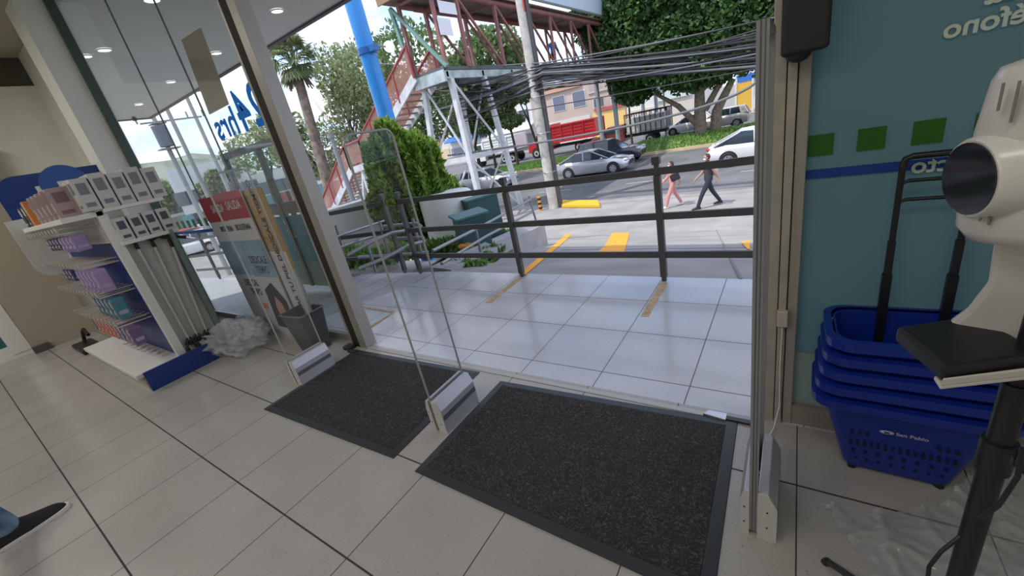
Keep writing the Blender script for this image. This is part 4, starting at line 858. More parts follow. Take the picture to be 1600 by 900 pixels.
# ================================================================== BUILDINGS
def building(label, x0, x1, z1, color, y=56, depth=9, rows=(), ground=None, awn=None, sign=None, z0=-2.2):
    r = thing('shop_building', label, 'building', ((x0 + x1) / 2, y, z0)); m = mat('facade %.2f %.2f %.2f' % color, color, .85, noise=(.4, .06))
    mb = MB(); mb.bb((x0, y, z0), (x1, y + depth, z1)); part(mb, 'walls', m, r)
    mb = MB(); mb.bb((x0 - .1, y - .15, z1 - .12), (x1 + .1, y + .1, z1 + .12)); part(mb, 'parapet', mat('parapet', (.5, .46, .42), .8), r)
    for (wz0, wz1, n_, c) in rows:
        for k in range(n_):
            a = x0 + (x1 - x0) * (k + .18) / n_; b_ = x0 + (x1 - x0) * (k + .82) / n_
            mb = MB(); mb.bb((a, y - .06, wz0), (b_, y + .02, wz1)); fo = part(mb, 'window_frame', white, r)
            mb = MB(); mb.bb((a + .08, y - .08, wz0 + .08), (b_ - .08, y - .05, wz1 - .08)); part(mb, 'window_glass', mat('win %.2f %.2f %.2f' % c, c, .2), r)
    if ground: mb = MB(); mb.bb((x0 + .2, y - .1, z0), (x1 - .2, y + .02, z0 + ground[0])); part(mb, 'ground_floor_front', mat('front %.2f %.2f %.2f' % ground[1], ground[1], .7), r)
    if awn: mb = MB(); mb.prism([(x0 + .1, y - 1.3, z0 + awn[0]), (x1 - .1, y - 1.3, z0 + awn[0]), (x1 - .1, y, z0 + awn[0] + .7), (x0 + .1, y, z0 + awn[0] + .7)], (0, 0, .12)); part(mb, 'awning', mat('awning %.2f %.2f %.2f' % awn[1], awn[1], .7), r)
    if sign: 
        mb = MB(); mb.bb((sign[0], y - .3, sign[2]), (sign[1], y - .15, sign[3])); part(mb, 'sign_board', mat('sign %.2f %.2f %.2f' % sign[4], sign[4], .6), r)
    return r
gw = (.10, .12, .15)
building('cream shop front with orange sign behind the bridge tower', -58, -46, 4.2, (.70, .66, .58), rows=[(1.6, 3.0, 4, gw)], ground=(2.6, (.62, .50, .36)), sign=(-56, -48, 1.0, 2.0, (.75, .38, .10)))
building('white building with blue awning behind the white truck', -46, -37, 5.4, (.66, .67, .68), rows=[(2.6, 4.2, 3, gw)], ground=(2.4, (.25, .28, .32)), awn=(3.4, (.03, .14, .55)))
building('pale grey building left of the concrete pole', -37, -29, 8.0, (.66, .68, .70), rows=[(2.2, 3.6, 3, gw), (4.8, 6.2, 3, gw)], ground=(2.4, (.18, .2, .2)), awn=(3.0, (.75, .75, .75)))
building('brick coloured building with barred windows above the red truck', -29, -20, 5.6, (.52, .42, .37), rows=[(2.2, 4.2, 3, (.16, .17, .24))], ground=(3.2, (.60, .58, .56)), sign=(-28.5, -21, 4.7, 5.4, (.55, .34, .24)))
building('tan building with yellow ground floor left of the grey piers', -20, -15.2, 3.6, (.50, .40, .36), rows=[(1.6, 2.8, 2, gw)], ground=(3.2, (.80, .55, .20)), sign=(-19.5, -15.5, 1.2, 1.5, (.5, .08, .08)))
building('white building with pale green signs behind the stake truck', -15.2, -6.2, 3.9, (.74, .73, .70), rows=[(2.0, 3.2, 3, (.45, .52, .50))], ground=(2.6, (.66, .60, .52)), sign=(-11.5, -7.5, .8, 1.8, (.62, .72, .68)))
building('white station building with blue band at the far right', -3.2, 9.0, 3.6, (.72, .74, .78), y=58, rows=[(-.6, .7, 5, (.25, .28, .33))], sign=(-3, 8.8, 1.0, 1.7, (.04, .16, .55)))
for k, (x, c, lb) in enumerate([(-1.9, (.75, .45, .06), 'yellow and orange column sign left of its white twin'), (1.2, (.72, .40, .05), 'yellow totem sign nearest the security panel edge')]):
    mb = MB(); mb.bb((x - .7, 54, -1.8), (x + .7, 54.4, .9)); mb.m = 1; mb.bb((x - .85, 53.9, -2.2), (x - .7, 54.5, 1.4)); mb.bb((x + .7, 53.9, -2.2), (x + .85, 54.5, 1.4)); solo(mb, 'roadside_sign', [mat('sign yellow %d' % k, c, .6), white], lb, 'sign')
# left view
for k, (px, py, d, wdt, h, c, lb) in enumerate([(250, 300, 62, 14, 3.0, (.72, .71, .68), 'white low building under the hazy hill at far left'), (315, 290, 58, 12, 4.6, (.70, .70, .70), 'white building behind the utility poles'), (372, 280, 62, 14, 4.0, (.74, .73, .72), 'white building behind the aluminium partition'), (448, 275, 60, 12, 2.6, (.68, .66, .62), 'pale building right of the partition lock box'), (520, 240, 58, 10, 3.4, (.70, .70, .70), 'white louvred building beyond the red stairs')]):
    p = at_d(px, py, d); wdt = [5.2, 5.0, 6.2, 6.4, 7.5][k]; r = thing('far_building', lb, 'building', (p.x, p.y, -2.2), math.atan2(p.y - CAM.y, p.x - CAM.x) + math.pi / 2 * 0 , 'white buildings far left')
    mb = MB(); mb.bb((-2, -wdt / 2, 0), (1, wdt / 2, h + 2.2)); mb.build('walls', mat('far wall %d' % k, c, .85), r)
    for j in range(5):
        y = -wdt / 2 + wdt * (j + .5) / 5; mb = MB(); mb.bb((-2.06, y - .7, h * .4 + 1.2), (-1.98, y + .7, h * .4 + 2.6)); mb.build('window', mat('far window', (.16, .18, .2), .3), r)
        mb = MB(); mb.bb((-2.06, y - .9, 0), (-1.98, y + .9, 2.1)); mb.build('shopfront', mat('shopfront %d' % (j % 3), [(.4, .12, .12), (.15, .3, .35), (.3, .28, .25)][j % 3], .6), r)
p = at_d(250, 275, 140); mb = MB(); mb.ball((p.x, p.y, -2), (30, 30, 13), 24, 12, fn=lambda d: 1 + .08 * math.sin(6 * d.x + 4 * d.y) + .05 * math.sin(17 * d.x)); solo(mb, 'hill', mat('hazy hill', (.24, .26, .20), .95, noise=(.2, .3)), 'hazy green brown hill at far left behind the glass', 'hill')
for k, (px, d, rr) in enumerate([(322, 56, 1.3), (225, 60, 1.8), (350, 58, 1.2)]):
    b = at_d(px, 280, d); tree('background_tree', ['rounded green tree behind the transformer pole', 'green tree at the foot of the far left hill', 'green tree behind the pole nearest the brown sheet'][k], (b.x, b.y, -2.2), 6, [((0, 0, 4.2), (rr, rr, rr * .8)), ((.8, .6, 5.2), (rr * .7, rr * .7, rr * .6))], 1800, .26, ol, r=.15, group='trees beyond the left glass', fork=.3)
# red circular road sign and crosswalk sign
p = at_d(548, 182, 30); mb = MB(); mb.cyl((p.x, p.y, p.z), (p.x + .04, p.y - .04, p.z), .01, n=6)

# ================================================================== INTERIOR THINGS
# mats -------------------------------------------------------------
def mat_loop():
    m = bpy.data.materials.new('looped black mat'); m.use_nodes = True; t = m.node_tree; b = t.nodes['Principled BSDF']; b.inputs['Roughness'].default_value = .75
    tcn = N(t, 'ShaderNodeTexCoord'); n = N(t, 'ShaderNodeTexNoise'); n.inputs['Scale'].default_value = 55; n.inputs['Detail'].default_value = 3; n.inputs['Distortion'].default_value = 2.6; t.links.new(tcn.outputs['Object'], n.inputs['Vector'])
    r = N(t, 'ShaderNodeValToRGB'); r.color_ramp.elements[0].position = .5; r.color_ramp.elements[0].color = (.012, .011, .010, 1); r.color_ramp.elements[1].position = .72; r.color_ramp.elements[1].color = (.125, .115, .105, 1)
    t.links.new(n.outputs[0], r.inputs[0]); t.links.new(r.outputs[0], b.inputs['Base Color'])
    bp_ = N(t, 'ShaderNodeBump'); bp_.inputs['Strength'].default_value = .9; bp_.inputs['Distance'].default_value = .006; t.links.new(n.outputs[0], bp_.inputs['Height']); t.links.new(bp_.outputs[0], b.inputs['Normal']); return m
loopm = mat_loop(); edge_m = mat('grey black rubber edge', (.035, .04, .045), .42)
def floor_mat(label, px):
    pts = [at_z(x, y, 0) for x, y in px]; c = sum(pts, Vector()) / 4; r = thing('floor_mat', label, 'mat', c, 0, 'black entrance mats')
    ins = []
    for i, p in enumerate(pts):
        a = (pts[i - 1] - p).normalized(); b_ = (pts[(i + 1) % 4] - p).normalized(); ins.append(p + (a + b_) * .045)
    mb = MB(); n_ = 4; o_ = [p - c for p in pts]; i_ = [p - c for p in ins]
    z = lambda v, h: Vector((v.x, v.y, h))
    vs = [z(v, .001) for v in o_] + [z(o_[k] * .996, .006) for k in range(4)] + [z(v, .011) for v in i_] + [z(i_[k] * .994, .008) for k in range(4)]
    fs = []
    for L_ in range(3):
        for k in range(4): fs.append((L_ * 4 + k, L_ * 4 + (k + 1) % 4, L_ * 4 + 4 + (k + 1) % 4, L_ * 4 + 4 + k))
    mb.add(vs, fs); mb.build('rubber_border', edge_m, r)
    mb = MB(); mb.prism([z(v * .995, .002) for v in i_], (0, 0, .009)); mb.build('loop_pile', loopm, r)
    return r
floor_mat('black entrance mat left of the middle security panel', [(412, 640), (557, 547), (750, 582), (615, 717)])
floor_mat('large black entrance mat nearest the camera, between middle and right panels', [(648, 737), (782, 596), (1153, 660), (1114, 950)])

# security pedestals -------------------------------------------------
ped_m = mat('silver painted aluminium', (.50, .50, .54), .38, .35); ped_w = mat('pale end cap', (.55, .54, .52), .5); tube_c = mat('clear grey edge tube', (.40, .41, .41), .3, .3)
def pedestal(label, x, y0=1.24, y1=1.53, first=None):
    if first: o = copy_tree(first); o.location = (x, y0, 0); o['label'] = label; return o
    r = thing('security_pedestal', label, 'security gate', (x, y0, 0), 0, 'clear anti-theft pedestals across the entrance'); L_ = y1 - y0
    for s, a, b_ in ((1, .012, .068), (-1, -.012, -.042)):
        mb = MB(); w_ = abs(b_ - a); prof = [(a, 0), (b_, 0), (b_, .15), (b_ - s * w_ * .45, .205), (a, .205)]
        mb.prism([(px, 0, pz) for px, pz in prof], (0, L_, 0)); mb.build('base_cover', ped_m, r, bevel=.003)
        mb = MB(); mb.prism([(px, -.004, pz) for px, pz in prof], (0, .004, 0)); o = mb.build('end_cap', ped_w, r)
        mb = MB()
        for z in (.06, .13): mb.cyl(((a + b_) / 2, -.006, z), ((a + b_) / 2, -.003, z), .003, n=8)
        mb.build('screw', black, o)
    mb = MB(); mb.bb((.0675, .004, .085), (.0695, L_ - .004, .115)); mb.build('grey_stripe', mat('dark grey stripe', (.11, .11, .13), .5), r)
    mb = MB(); H_ = 1.58; rad = .045; y_a, y_b = .006, L_ - .006; pts = [(0, y_a, .02)]
    for k in range(7): a = math.pi - k * math.pi / 12; pts.append((0, y_a + rad + rad * math.cos(a), H_ - rad + rad * math.sin(a)))
    for k in range(7): a = math.pi / 2 - k * math.pi / 12; pts.append((0, y_b - rad + rad * math.cos(a), H_ - rad + rad * math.sin(a)))
    pts.append((0, y_b, .02)); mb.tube(pts, .0055, 8); mb.build('edge_tube', tube_c, r)
    mb = MB(); pr = [(0, p[1], p[2]) for p in pts]; mb.prism([(-.003, p[1], p[2]) for p in pr], (.006, 0, 0)); mb.build('clear_panel', acrylic, r)
    return r
P0 = pedestal('middle clear anti-theft pedestal standing between the two mats', 1.335)
pedestal('leftmost clear anti-theft pedestal beside the grey waste bin', -.16, first=P0)
PR = thing('security_pedestal', 'clear anti-theft pedestal seen edge-on beside the beige jamb', 'security gate', (2.852, 1.24, 0), 0, 'clear anti-theft pedestals across the entrance')
for ch in list(P0.children):
    c = copy_tree(ch, PR)
for ch in list(PR.children):
    if ch.name.startswith('edge_tube'):
        bpy.data.objects.remove(ch)
mb = MB(); mb.bb((-.0125, 0, .02), (.0125, .012, 1.57)); mb.m = 1; mb.bb((-.005, -.002, .02), (-.002, .0, 1.57)); mb.bb((.004, -.002, .02), (.006, 0, 1.57)); mb.build('edge_strip', [mat('grey edge strip', (.30, .30, .31), .3, .3), mat('edge groove', (.10, .10, .11), .4)], PR)
mb = MB(); mb.bb((-.0125, .012, 1.555), (.0125, .285, 1.57)); mb.bb((-.0125, .28, .02), (.0125, .29, 1.57)); mb.build('edge_strip', MATS['grey edge strip'], PR)

# waste bin ----------------------------------------------------------
bn = thing('waste_bin', 'grey rectangular waste bin standing by the entrance post', 'waste bin', (-.60, 1.68, 0), .06)
def rrect(hx, hy, r, z, n=5):
    pts = []
    for cx_, cy_, a0 in ((hx - r, hy - r, 0), (-hx + r, hy - r, math.pi / 2), (-hx + r, -hy + r, math.pi), (hx - r, -hy + r, 1.5 * math.pi)):
        for k in range(n): a = a0 + k * math.pi / 2 / (n - 1); pts.append(Vector((cx_ + r * math.cos(a), cy_ + r * math.sin(a), z)))
    return pts
mb = MB(); mb.smooth = False; mb.loft([rrect(.12, .085, .03, 0), rrect(.165, .12, .035, .38), rrect(.155, .11, .033, .38), rrect(.11, .076, .028, .012)], True); mb.build('bucket', mat('grey bin plastic', (.075, .08, .085), .5), bn)
mb = MB(); mb.tube(rrect(.168, .123, .036, .375), .006, 6, closed=True); mb.build('rim', mat('bin rim', (.14, .145, .15), .45), bn)

# display boards -------------------------------------------------------
wb_m = mat('white print', (.50, .50, .50), .5); card_m = mat('brown cardboard', (.36, .25, .13), .7); grey_t = mat('dark print', (.06, .06, .07), .6)
blu_m = mat('pale blue print', (.22, .33, .44), .5, noise=(4, .25))
def board(label, x0, x1, y, zt_, kind):
    r = thing('display_board', label, 'display board', ((x0 + x1) / 2, y, 0), 0, None); w_ = (x1 - x0)
    mb = MB(); mb.bb((-w_ / 2, 0, 0), (w_ / 2, .012, zt_)); mb.build('board_sheet', card_m if kind == 3 else wb_m, r)
    f = -.0015
    if kind in (1, 2):
        mb = MB(); mb.bb((-w_ / 2, f, zt_ - .24), (w_ / 2, -.0005, zt_)); mb.build('red_header', red_m, r)
        text_mb('SALIDA', .105, (0, -.002, zt_ - .15), (1, 0, 0), (0, 0, 1), align='CENTER', bold=True, squash=.82).build('header_text', wb_m, r)
        text_mb('BIODERMA', .075, (0, -.001, zt_ - .34), (1, 0, 0), (0, 0, 1), align='CENTER', bold=True, squash=.8).build('brand_text', grey_t, r)
        mb = MB(); mb.bb((-w_ / 2 + .0, f, zt_ - .80), (w_ / 2, -.0005, zt_ - .44)); mb.ball((.05, -.001, zt_ - .62), (.10, .001, .12), 14, 8); mb.build('picture', blu_m, r)
        text_mb('DEDICALE\nTIEMPO', .10, (0, -.001, zt_ - .92 if kind == 1 else zt_ - .66), (1, 0, 0), (0, 0, 1), align='CENTER', bold=True, squash=.7).build('slogan_text', grey_t, r)
        mb = MB(); mb.bb((0, f, .26), (w_ * .3, -.0005, .33)); mb.build('orange_tag', mat('orange print', (.55, .25, .10), .5), r)
    if kind == 3:
        mb = MB(); mb.bb((-w_ / 2, f, 0), (w_ * .42, -.0005, zt_ * .62)); mb.build('white_lower_print', wb_m, r)
        mb = MB(); mb.bb((w_ * .42, f, 0), (w_ / 2, -.0005, zt_ * .5)); mb.build('blue_margin', blu_m, r)
        text_mb('CUIDAR TU PIEL DEDÍCALE TIEMPO', .085, (w_ * .12, -.003, .16), (0, 0, 1), (-1, 0, 0), bold=True).build('vertical_text', grey_t, r)
    if kind == 2:
        mb = MB(); mb.prism([(-w_ * .42, -.004, .12), (w_ * .38, -.004, .10), (w_ * .44, -.004, .42), (w_ * .1, -.004, .60), (-w_ * .3, -.004, .52)], (0, .002, 0)); mb.m = 1
        mb.prism([(-w_ * .05, -.006, .14), (w_ * .25, -.006, .14), (w_ * .22, -.006, .38), (w_ * .02, -.006, .46), (-w_ * .10, -.006, .34)], (0, .002, 0)); mb.build('portrait_print', [mat('dark hair print', (.05, .035, .03), .5), mat('skin print', (.45, .26, .20), .5)], r)
    return r
board('white board with red header, leftmost of the leaning display boards', -1.95, -1.28, 1.80, 1.44, 1)
board('white board with red header, middle of the leaning display boards', -1.34, -.90, 1.74, 1.455, 2)
board('cardboard display board with vertical black slogan beside the waste bin', -.96, -.60, 1.77, 1.44, 3)
# plastic bag ----------------------------------------------------------
bag_m = mat('translucent plastic', (.85, .87, .90), .12, alpha=.42, trans=.3)
mb = MB()
from mathutils import noise as NZ
def lump(d): return 1 + .30 * (1 - abs(NZ.noise(d * 3.1)) * 2.4) * .5 + .10 * (1 - abs(NZ.noise(d * 8)) * 2.4) + .16 * math.sin(5 * d.x + 2) * math.cos(4 * d.y) + .09 * math.sin(13 * d.x + 9 * d.z) + .07 * math.sin(19 * d.y + 11 * d.z)
mb.ball((0, 0, .14), (.29, .19, .14), 80, 52, fn=lump); o = solo(mb, 'plastic_bag', bag_m, 'crumpled translucent plastic bag on the floor before the display boards', 'bag'); o.location = (-1.52, 1.40, 0); o.rotation_euler = (0, 0, .3)
mb = MB(); mb.ball((0, 0, .11), (.22, .13, .11), 80, 52, fn=lambda d: lump(Vector((d.y, d.x, -d.z)))); o = solo(mb, 'plastic_bag', bag_m, 'smaller crumpled plastic bag behind the larger one, near the crutches', 'bag'); o.location = (-1.75, 1.62, .0)

# gondola ---------------------------------------------------------------
gd = thing('display_gondola', 'white shop gondola with blue back panel, pegs and end cap', 'display unit', (-2.6, 1.0, 0))
mb = MB(); mb.bb((-3.55, .70, 0), (-1.68, 1.30, .12)); part(mb, 'plinth', mat('plinth white', (.42, .41, .38), .6), gd)
mb = MB(); mb.bb((-3.60, .66, .13), (-1.66, 1.36, .17)); part(mb, 'base_shelf', white, gd, bevel=.004)
mb = MB(); mb.box((-1.60, 1.03, .095), (.018, .66, .19), Matrix.Rotation(.12, 3, 'Y')); part(mb, 'blue_kick_panel', blue_m, gd, bevel=.002)
mb = MB(); mb.bb((-3.6, 1.00, .17), (-1.70, 1.03, 1.5)); part(mb, 'back_panel', blue_m, gd)
mb = MB(); mb.bb((-3.64, .99, .17), (-3.60, 1.04, 1.5)); part(mb, 'edge_post', white, gd)
mb = MB(); mb.bb((-1.72, .985, .17), (-1.66, 1.05, 1.55)); part(mb, 'corner_post', white, gd, bevel=.003)
mb = MB(); mb.bb((-1.76, 1.05, .17), (-1.72, 1.36, 1.22)); part(mb, 'end_panel', mat('end panel pale', (.55, .56, .54), .6), gd)
mb = MB(); mb.bb((-1.74, 1.36, .17), (-1.60, 1.385, 1.25)); part(mb, 'side_glass', mat('green edge acrylic', (.20, .28, .26), .3, alpha=.7), gd)
for z in (1.22, 1.50): mb = MB(); mb.bb((-1.95, 1.03, z), (-1.62, 1.44, z + .03)); part(mb, 'end_shelf', white, gd, bevel=.003)
mb = MB(); mb.bb((-3.6, .78, 1.48), (-1.66, 1.03, 1.52)); part(mb, 'top_shelf', white, gd, bevel=.003)
def roundboard(y0, y1, z0, z1, rr, top, bot, x):
    pts = [(x, y1, z0), (x, y1, z1)]
    for on, cz, a0 in ((top, z1, 90), (bot, z0, 180)):
        if not on: pts.append((x, y0, cz)); continue
        oz = cz - rr if cz == z1 else cz + rr
        for k in range(8): a = math.radians(a0 + 90 * k / 7); pts.append((x, y0 + rr + rr * math.cos(a), oz + rr * math.sin(a)))
    return pts
mb = MB(); mb.prism(roundboard(.76, 1.62, 1.62, 2.03, .18, True, False, -3.66), (.02, 0, 0)); part(mb, 'header_board', blue_m, gd)
mb = MB(); mb.prism(roundboard(.70, 1.62, 1.00, 1.62, .14, False, True, -3.66), (.02, 0, 0)); part(mb, 'header_lower_board', mat('pale board', (.60, .60, .57), .6), gd)
mb = MB(); mb.bb((-3.58, .985, 1.26), (-1.75, 1.0, 1.48)); part(mb, 'white_back_strip', white, gd)
# pegs
peg_m = mat('peg wire', (.60, .56, .50), .35, .2)
prow = [(1.40, 12), (1.10, 12), (.84, 12), (.56, 12)]
for z, n_ in prow:
    for k in range(n_):
        x = -1.86 - k * .145; mb = MB(); mb.tube([(x, 1.0, z), (x, .76, z + .01), (x, .755, z + .03)], .0065, 5); mb.tube([(x, 1.0, z + .035), (x, .79, z + .045), (x, .76, z + .045)], .005, 5); mb.bb((x - .018, .75, z + .03), (x + .018, .755, z + .06)); part(mb, 'peg_hook', peg_m, gd)
# hanging packs
def packs(z, n_, k0, cols, lb, grp, h=.2, w_=.085):
    m = [mat('pack %.2f %.2f %.2f' % c, c, .35) for c in cols]; src = None; cm = mat('pack card', (.40, .34, .46), .5)
    for k in range(n_):
        x = -1.86 - (k0 + k) * .145; c = m[k % len(m)]
        r = thing('hanging_pack', lb[0] if k == 0 else (lb[1] if k == n_ - 1 else lb[2]), 'product', (x, .80, z), 0, grp)
        mb = MB(); mb.prism([(-w_ / 2, 0, -h), (w_ / 2, 0, -h), (w_ / 2, 0, -.02), (w_ * .3, 0, 0), (-w_ * .3, 0, 0), (-w_ / 2, 0, -.02)], (0, .09, 0)); mb.build('pack_body', c, r, bevel=.006)
        mb = MB(); mb.bb((-w_ * .35, -.003, -h * .45), (w_ * .35, -.0005, -h * .12)); mb.bb((w_ / 2 + .0002, .015, -h * .8), (w_ / 2 + .002, .075, -h * .62)); mb.ball((0, -.002, -h * .72), (w_ * .3, .006, h * .14), 10, 6); mb.build('label_print', cm, r)
packs(1.38, 4, 0, [(.30, .22, .46)], ['lilac pack nearest the corner post on the top peg row', 'lilac pack farthest from the corner post on the top row', 'lilac pack in the middle of the top peg row'], 'lilac packs on the top pegs', .13)
packs(1.38, 4, 4, [(.05, .05, .06), (.10, .08, .10)], ['dark pack beside the lilac packs on the top row', 'dark pack farthest left on the top peg row', 'dark pack in the middle of the top peg row'], 'dark packs on the top pegs', .11)
packs(1.08, 5, 0, [(.36, .25, .50)], ['large lilac pack nearest the corner post on second row', 'large lilac pack farthest left on second row', 'large lilac pack in the middle of the second row'], 'large lilac packs on the second pegs', .2)
packs(1.08, 3, 6, [(.06, .07, .20)], ['dark blue pack nearest the lilac packs on second row', 'dark blue pack farthest left on the second row', 'dark blue pack between its twins on the second row'], 'dark blue packs on the second pegs', .12, .08)
packs(.82, 5, 0, [(.06, .20, .27), (.08, .16, .2)], ['teal pack nearest the corner post on third row', 'teal pack farthest left on third row', 'teal pack in the middle of the third peg row'], 'teal packs on the third pegs', .19)
packs(.54, 4, 0, [(.16, .10, .22), (.22, .18, .28)], ['dark violet pack nearest the corner post on bottom row', 'dark violet pack beside the orange packs', 'dark violet pack in the middle of the bottom row'], 'violet packs on the bottom pegs', .17)
packs(.54, 5, 4, [(.62, .13, .03)], ['orange pack beside the violet packs on the bottom row', 'orange pack farthest left on the bottom row', 'orange pack in the middle of the bottom peg row'], 'orange packs on the bottom pegs', .18)
# boxed goods on top shelf
def carton(label, grp, x, y, z, w_, d_, h, c1, c2, lean=0, rz=0):
    r = thing('product_carton', label, 'product box', (x, y, z), rz, grp)
    mb = MB(); mb.bb((-w_ / 2, -d_ / 2, 0), (w_ / 2, d_ / 2, h)); mb.build('carton', mat('carton %.2f %.2f %.2f' % c1, c1, .5), r, bevel=.002)
    mb = MB(); f = -d_ / 2 - .0015; mb.bb((-w_ * .35, f, h * .55), (w_ * .35, f + .001, h * .9)); mb.bb((-w_ * .3, f, h * .12), (w_ * .3, f + .001, h * .2)); mb.bb((w_ / 2, -d_ * .3, h * .5), (w_ / 2 + .0015, d_ * .3, h * .85)); mb.bb((w_ / 2, -d_ * .3, h * .12), (w_ / 2 + .0015, d_ * .3, h * .25)); mb.build('printed_label', mat('label %.2f %.2f %.2f' % c2, c2, .5), r)
for k in range(5): carton(['pinkish carton nearest the white boxes on the top shelf', 'second pinkish carton from the white boxes', 'middle one of five pinkish cartons', 'fourth pinkish carton from the white boxes', 'pinkish carton beside the orange carton'][k], 'pinkish cartons on the top shelf', -1.80 - .2 * k, .87, 1.52, .07, .13, .23, (.42, .32, .32), (.22, .13, .15))
carton('orange and white carton on the top shelf', None, -2.86, .86, 1.52, .12, .14, .22, (.62, .20, .05), (.45, .40, .30))
for k in range(2): carton(['black and white carton beside the orange carton', 'black and white carton at the far end of the top shelf'][k], None, -3.10 - .2 * k, .86, 1.52, .12, .12, .19, (.05, .055, .06), (.5, .5, .48))
for k in range(5):
    for j in range(2): carton('white equipment carton with grey print on the end cap top', 'white cartons on top of the end cap', -1.68 - .14 * j, .985 + .112 * k, 1.53, .12, .100, .25 + .02 * (k % 2), (.58, .57, .55), (.20, .21, .23), rz=0)
for k in range(4): carton('white carton with dark picture on the lower end shelf', 'white cartons on the lower end shelf', -1.70, 1.09 + .10 * k, 1.25, .13, .085, .19, (.56, .56, .55), (.07, .08, .11))
r = thing('blue_fan_display', 'round blue cardboard disc with white patch above the shelf', 'shelf talker', at_x(103, 287, -2.7), 1.38)
mb = MB(); mb.cyl((0, 0, 0), (0, .006, 0), .17, n=28); mb.build('disc', mat('bright blue card', (.03, .10, .36), .5), r); mb = MB(); mb.bb((-.05, -.002, -.04), (.05, 0, .03)); mb.build('white_patch', white, r)
mb = MB(); mb.bb((-.20, .008, -.10), (.32, .012, .02)); mb.build('backing_strip', white, r); mb = MB(); mb.bb((-.01, .008, -.40), (.01, .014, 0)); mb.build('stem', white, r)
# crutches
for k, (y, t0, lb) in enumerate([(1.12, 1.16, 'folding cane hanging nearest the corner post on the end cap'), (1.19, 1.14, 'crutch in the middle of the end cap'), (1.27, 1.10, 'crutch nearest the acrylic side of the end cap')]):
    r = thing('walking_cane', lb, 'cane', (-1.68, y, .2), 0, 'canes hanging on the end cap'); tilt = .04 * k
    mb = MB(); mb.tube([(0, 0, .05), (0, tilt * .5, .5), (0, tilt, t0 - .2)], .015, 10); mb.build('shaft', mat('cane aluminium', (.50, .50, .50), .35, .4), r)
    mb = MB(); mb.tube([(0, tilt, t0 - .2), (0, tilt, t0 - .14), (.01, tilt + .05, t0 - .12), (.02, tilt + .12, t0 - .15)], .016, 8); mb.build('handle', black, r)
    mb = MB(); mb.cyl((0, 0, .02), (0, 0, .07), .022, n=10)
    for a in range(4): q = Vector((math.cos(a * 1.57 + .6) * .06, math.sin(a * 1.57 + .6) * .06, -.02)); mb.tube([(0, 0, .1), q + Vector((0, 0, .03)), q], .009, 6); mb.cyl(q, q + Vector((0, 0, .025)), .016, n=8)
    mb.build('foot_tips', rubber, r)
# black thing on floor behind gondola
r = thing('dustpan', 'black dustpan lying on the floor at the gondola back corner', 'dustpan', at_z(118, 548, 0) + Vector((.2, .1, 0)))
mb = MB(); mb.bb((-.3, -.1, 0), (.3, .1, .07)); mb.build('tray', black, r, bevel=.02); mb = MB(); mb.tube([(-.1, 0, .06), (-.12, .05, .22), (0, .05, .25), (.1, .05, .18)], .02, 8); mb.build('handle', black, r)

# ---------------------------------------------------------------- baskets
bk_m = mat('blue basket plastic', (.005, .024, .26), .35); bk_d = mat('dark blue inside', (.004, .010, .07), .5)
def basket_geo(root, full):
    rb = rrect(.150, .075, .04, 0, 6); rt = rrect(.236, .120, .06, .33, 6)
    mid = [a.lerp(b_, .5) for a, b_ in zip(rb, rt)]; ins_t = [Vector((v.x * .975, v.y * .97, .33)) for v in rt]; ins_b = [Vector((v.x * .95, v.y * .94, .008)) for v in rb]
    mb = MB(); mb.smooth = True; mb.loft([rb, mid, rt, ins_t, ins_b]); o = mb.build('tub', bk_m, root)
    o.modifiers.new('e', 'EDGE_SPLIT').split_angle = .9
    mb = MB(); mb.smooth = False; mb.loft([[Vector((v.x * 1.0, v.y * 1.0, .305)) for v in rrect(.242, .125, .06, 0, 6)], [Vector((v.x, v.y, .300)) for v in rrect(.262, .146, .07, 0, 6)], [Vector((v.x, v.y, .333)) for v in rrect(.264, .148, .07, 0, 6)], [Vector((v.x, v.y, .337)) for v in rrect(.242, .125, .06, 0, 6)]], False); mb.build('rim', bk_m, root)
    if full:
        mb = MB()
        def sq(u, v, w_, h_):
            # on the front (-y) side: plane from (y=-.10,z=0) to (-.175,.235)
            y = -.075 - .053 * (v / .33) - .001; s = Vector((0, -.053, .33)).normalized(); c = Vector((u, y, v)); e = Vector((1, 0, 0)); mb.prism([c - e * w_ / 2 - s * h_ / 2, c + e * w_ / 2 - s * h_ / 2, c + e * w_ / 2 + s * h_ / 2, c - e * w_ / 2 + s * h_ / 2], (0, -.0008, 0))
        for k in range(8): sq(-.115 + .033 * k, .045, .009, .011); sq(-.125 + .035 * k, .085, .011, .014)
        for k in range(15): sq(-.135 + .0193 * k, .130, .008, .026)
        for k in range(3): sq(-.135 + .021 * k, .180, .009, .018); sq(.09 + .021 * k, .180, .009, .018)
        mb.build('slot_holes', mat('hole dark', (.002, .004, .03), .8), root)
bx_, by_ = 3.272, 1.742
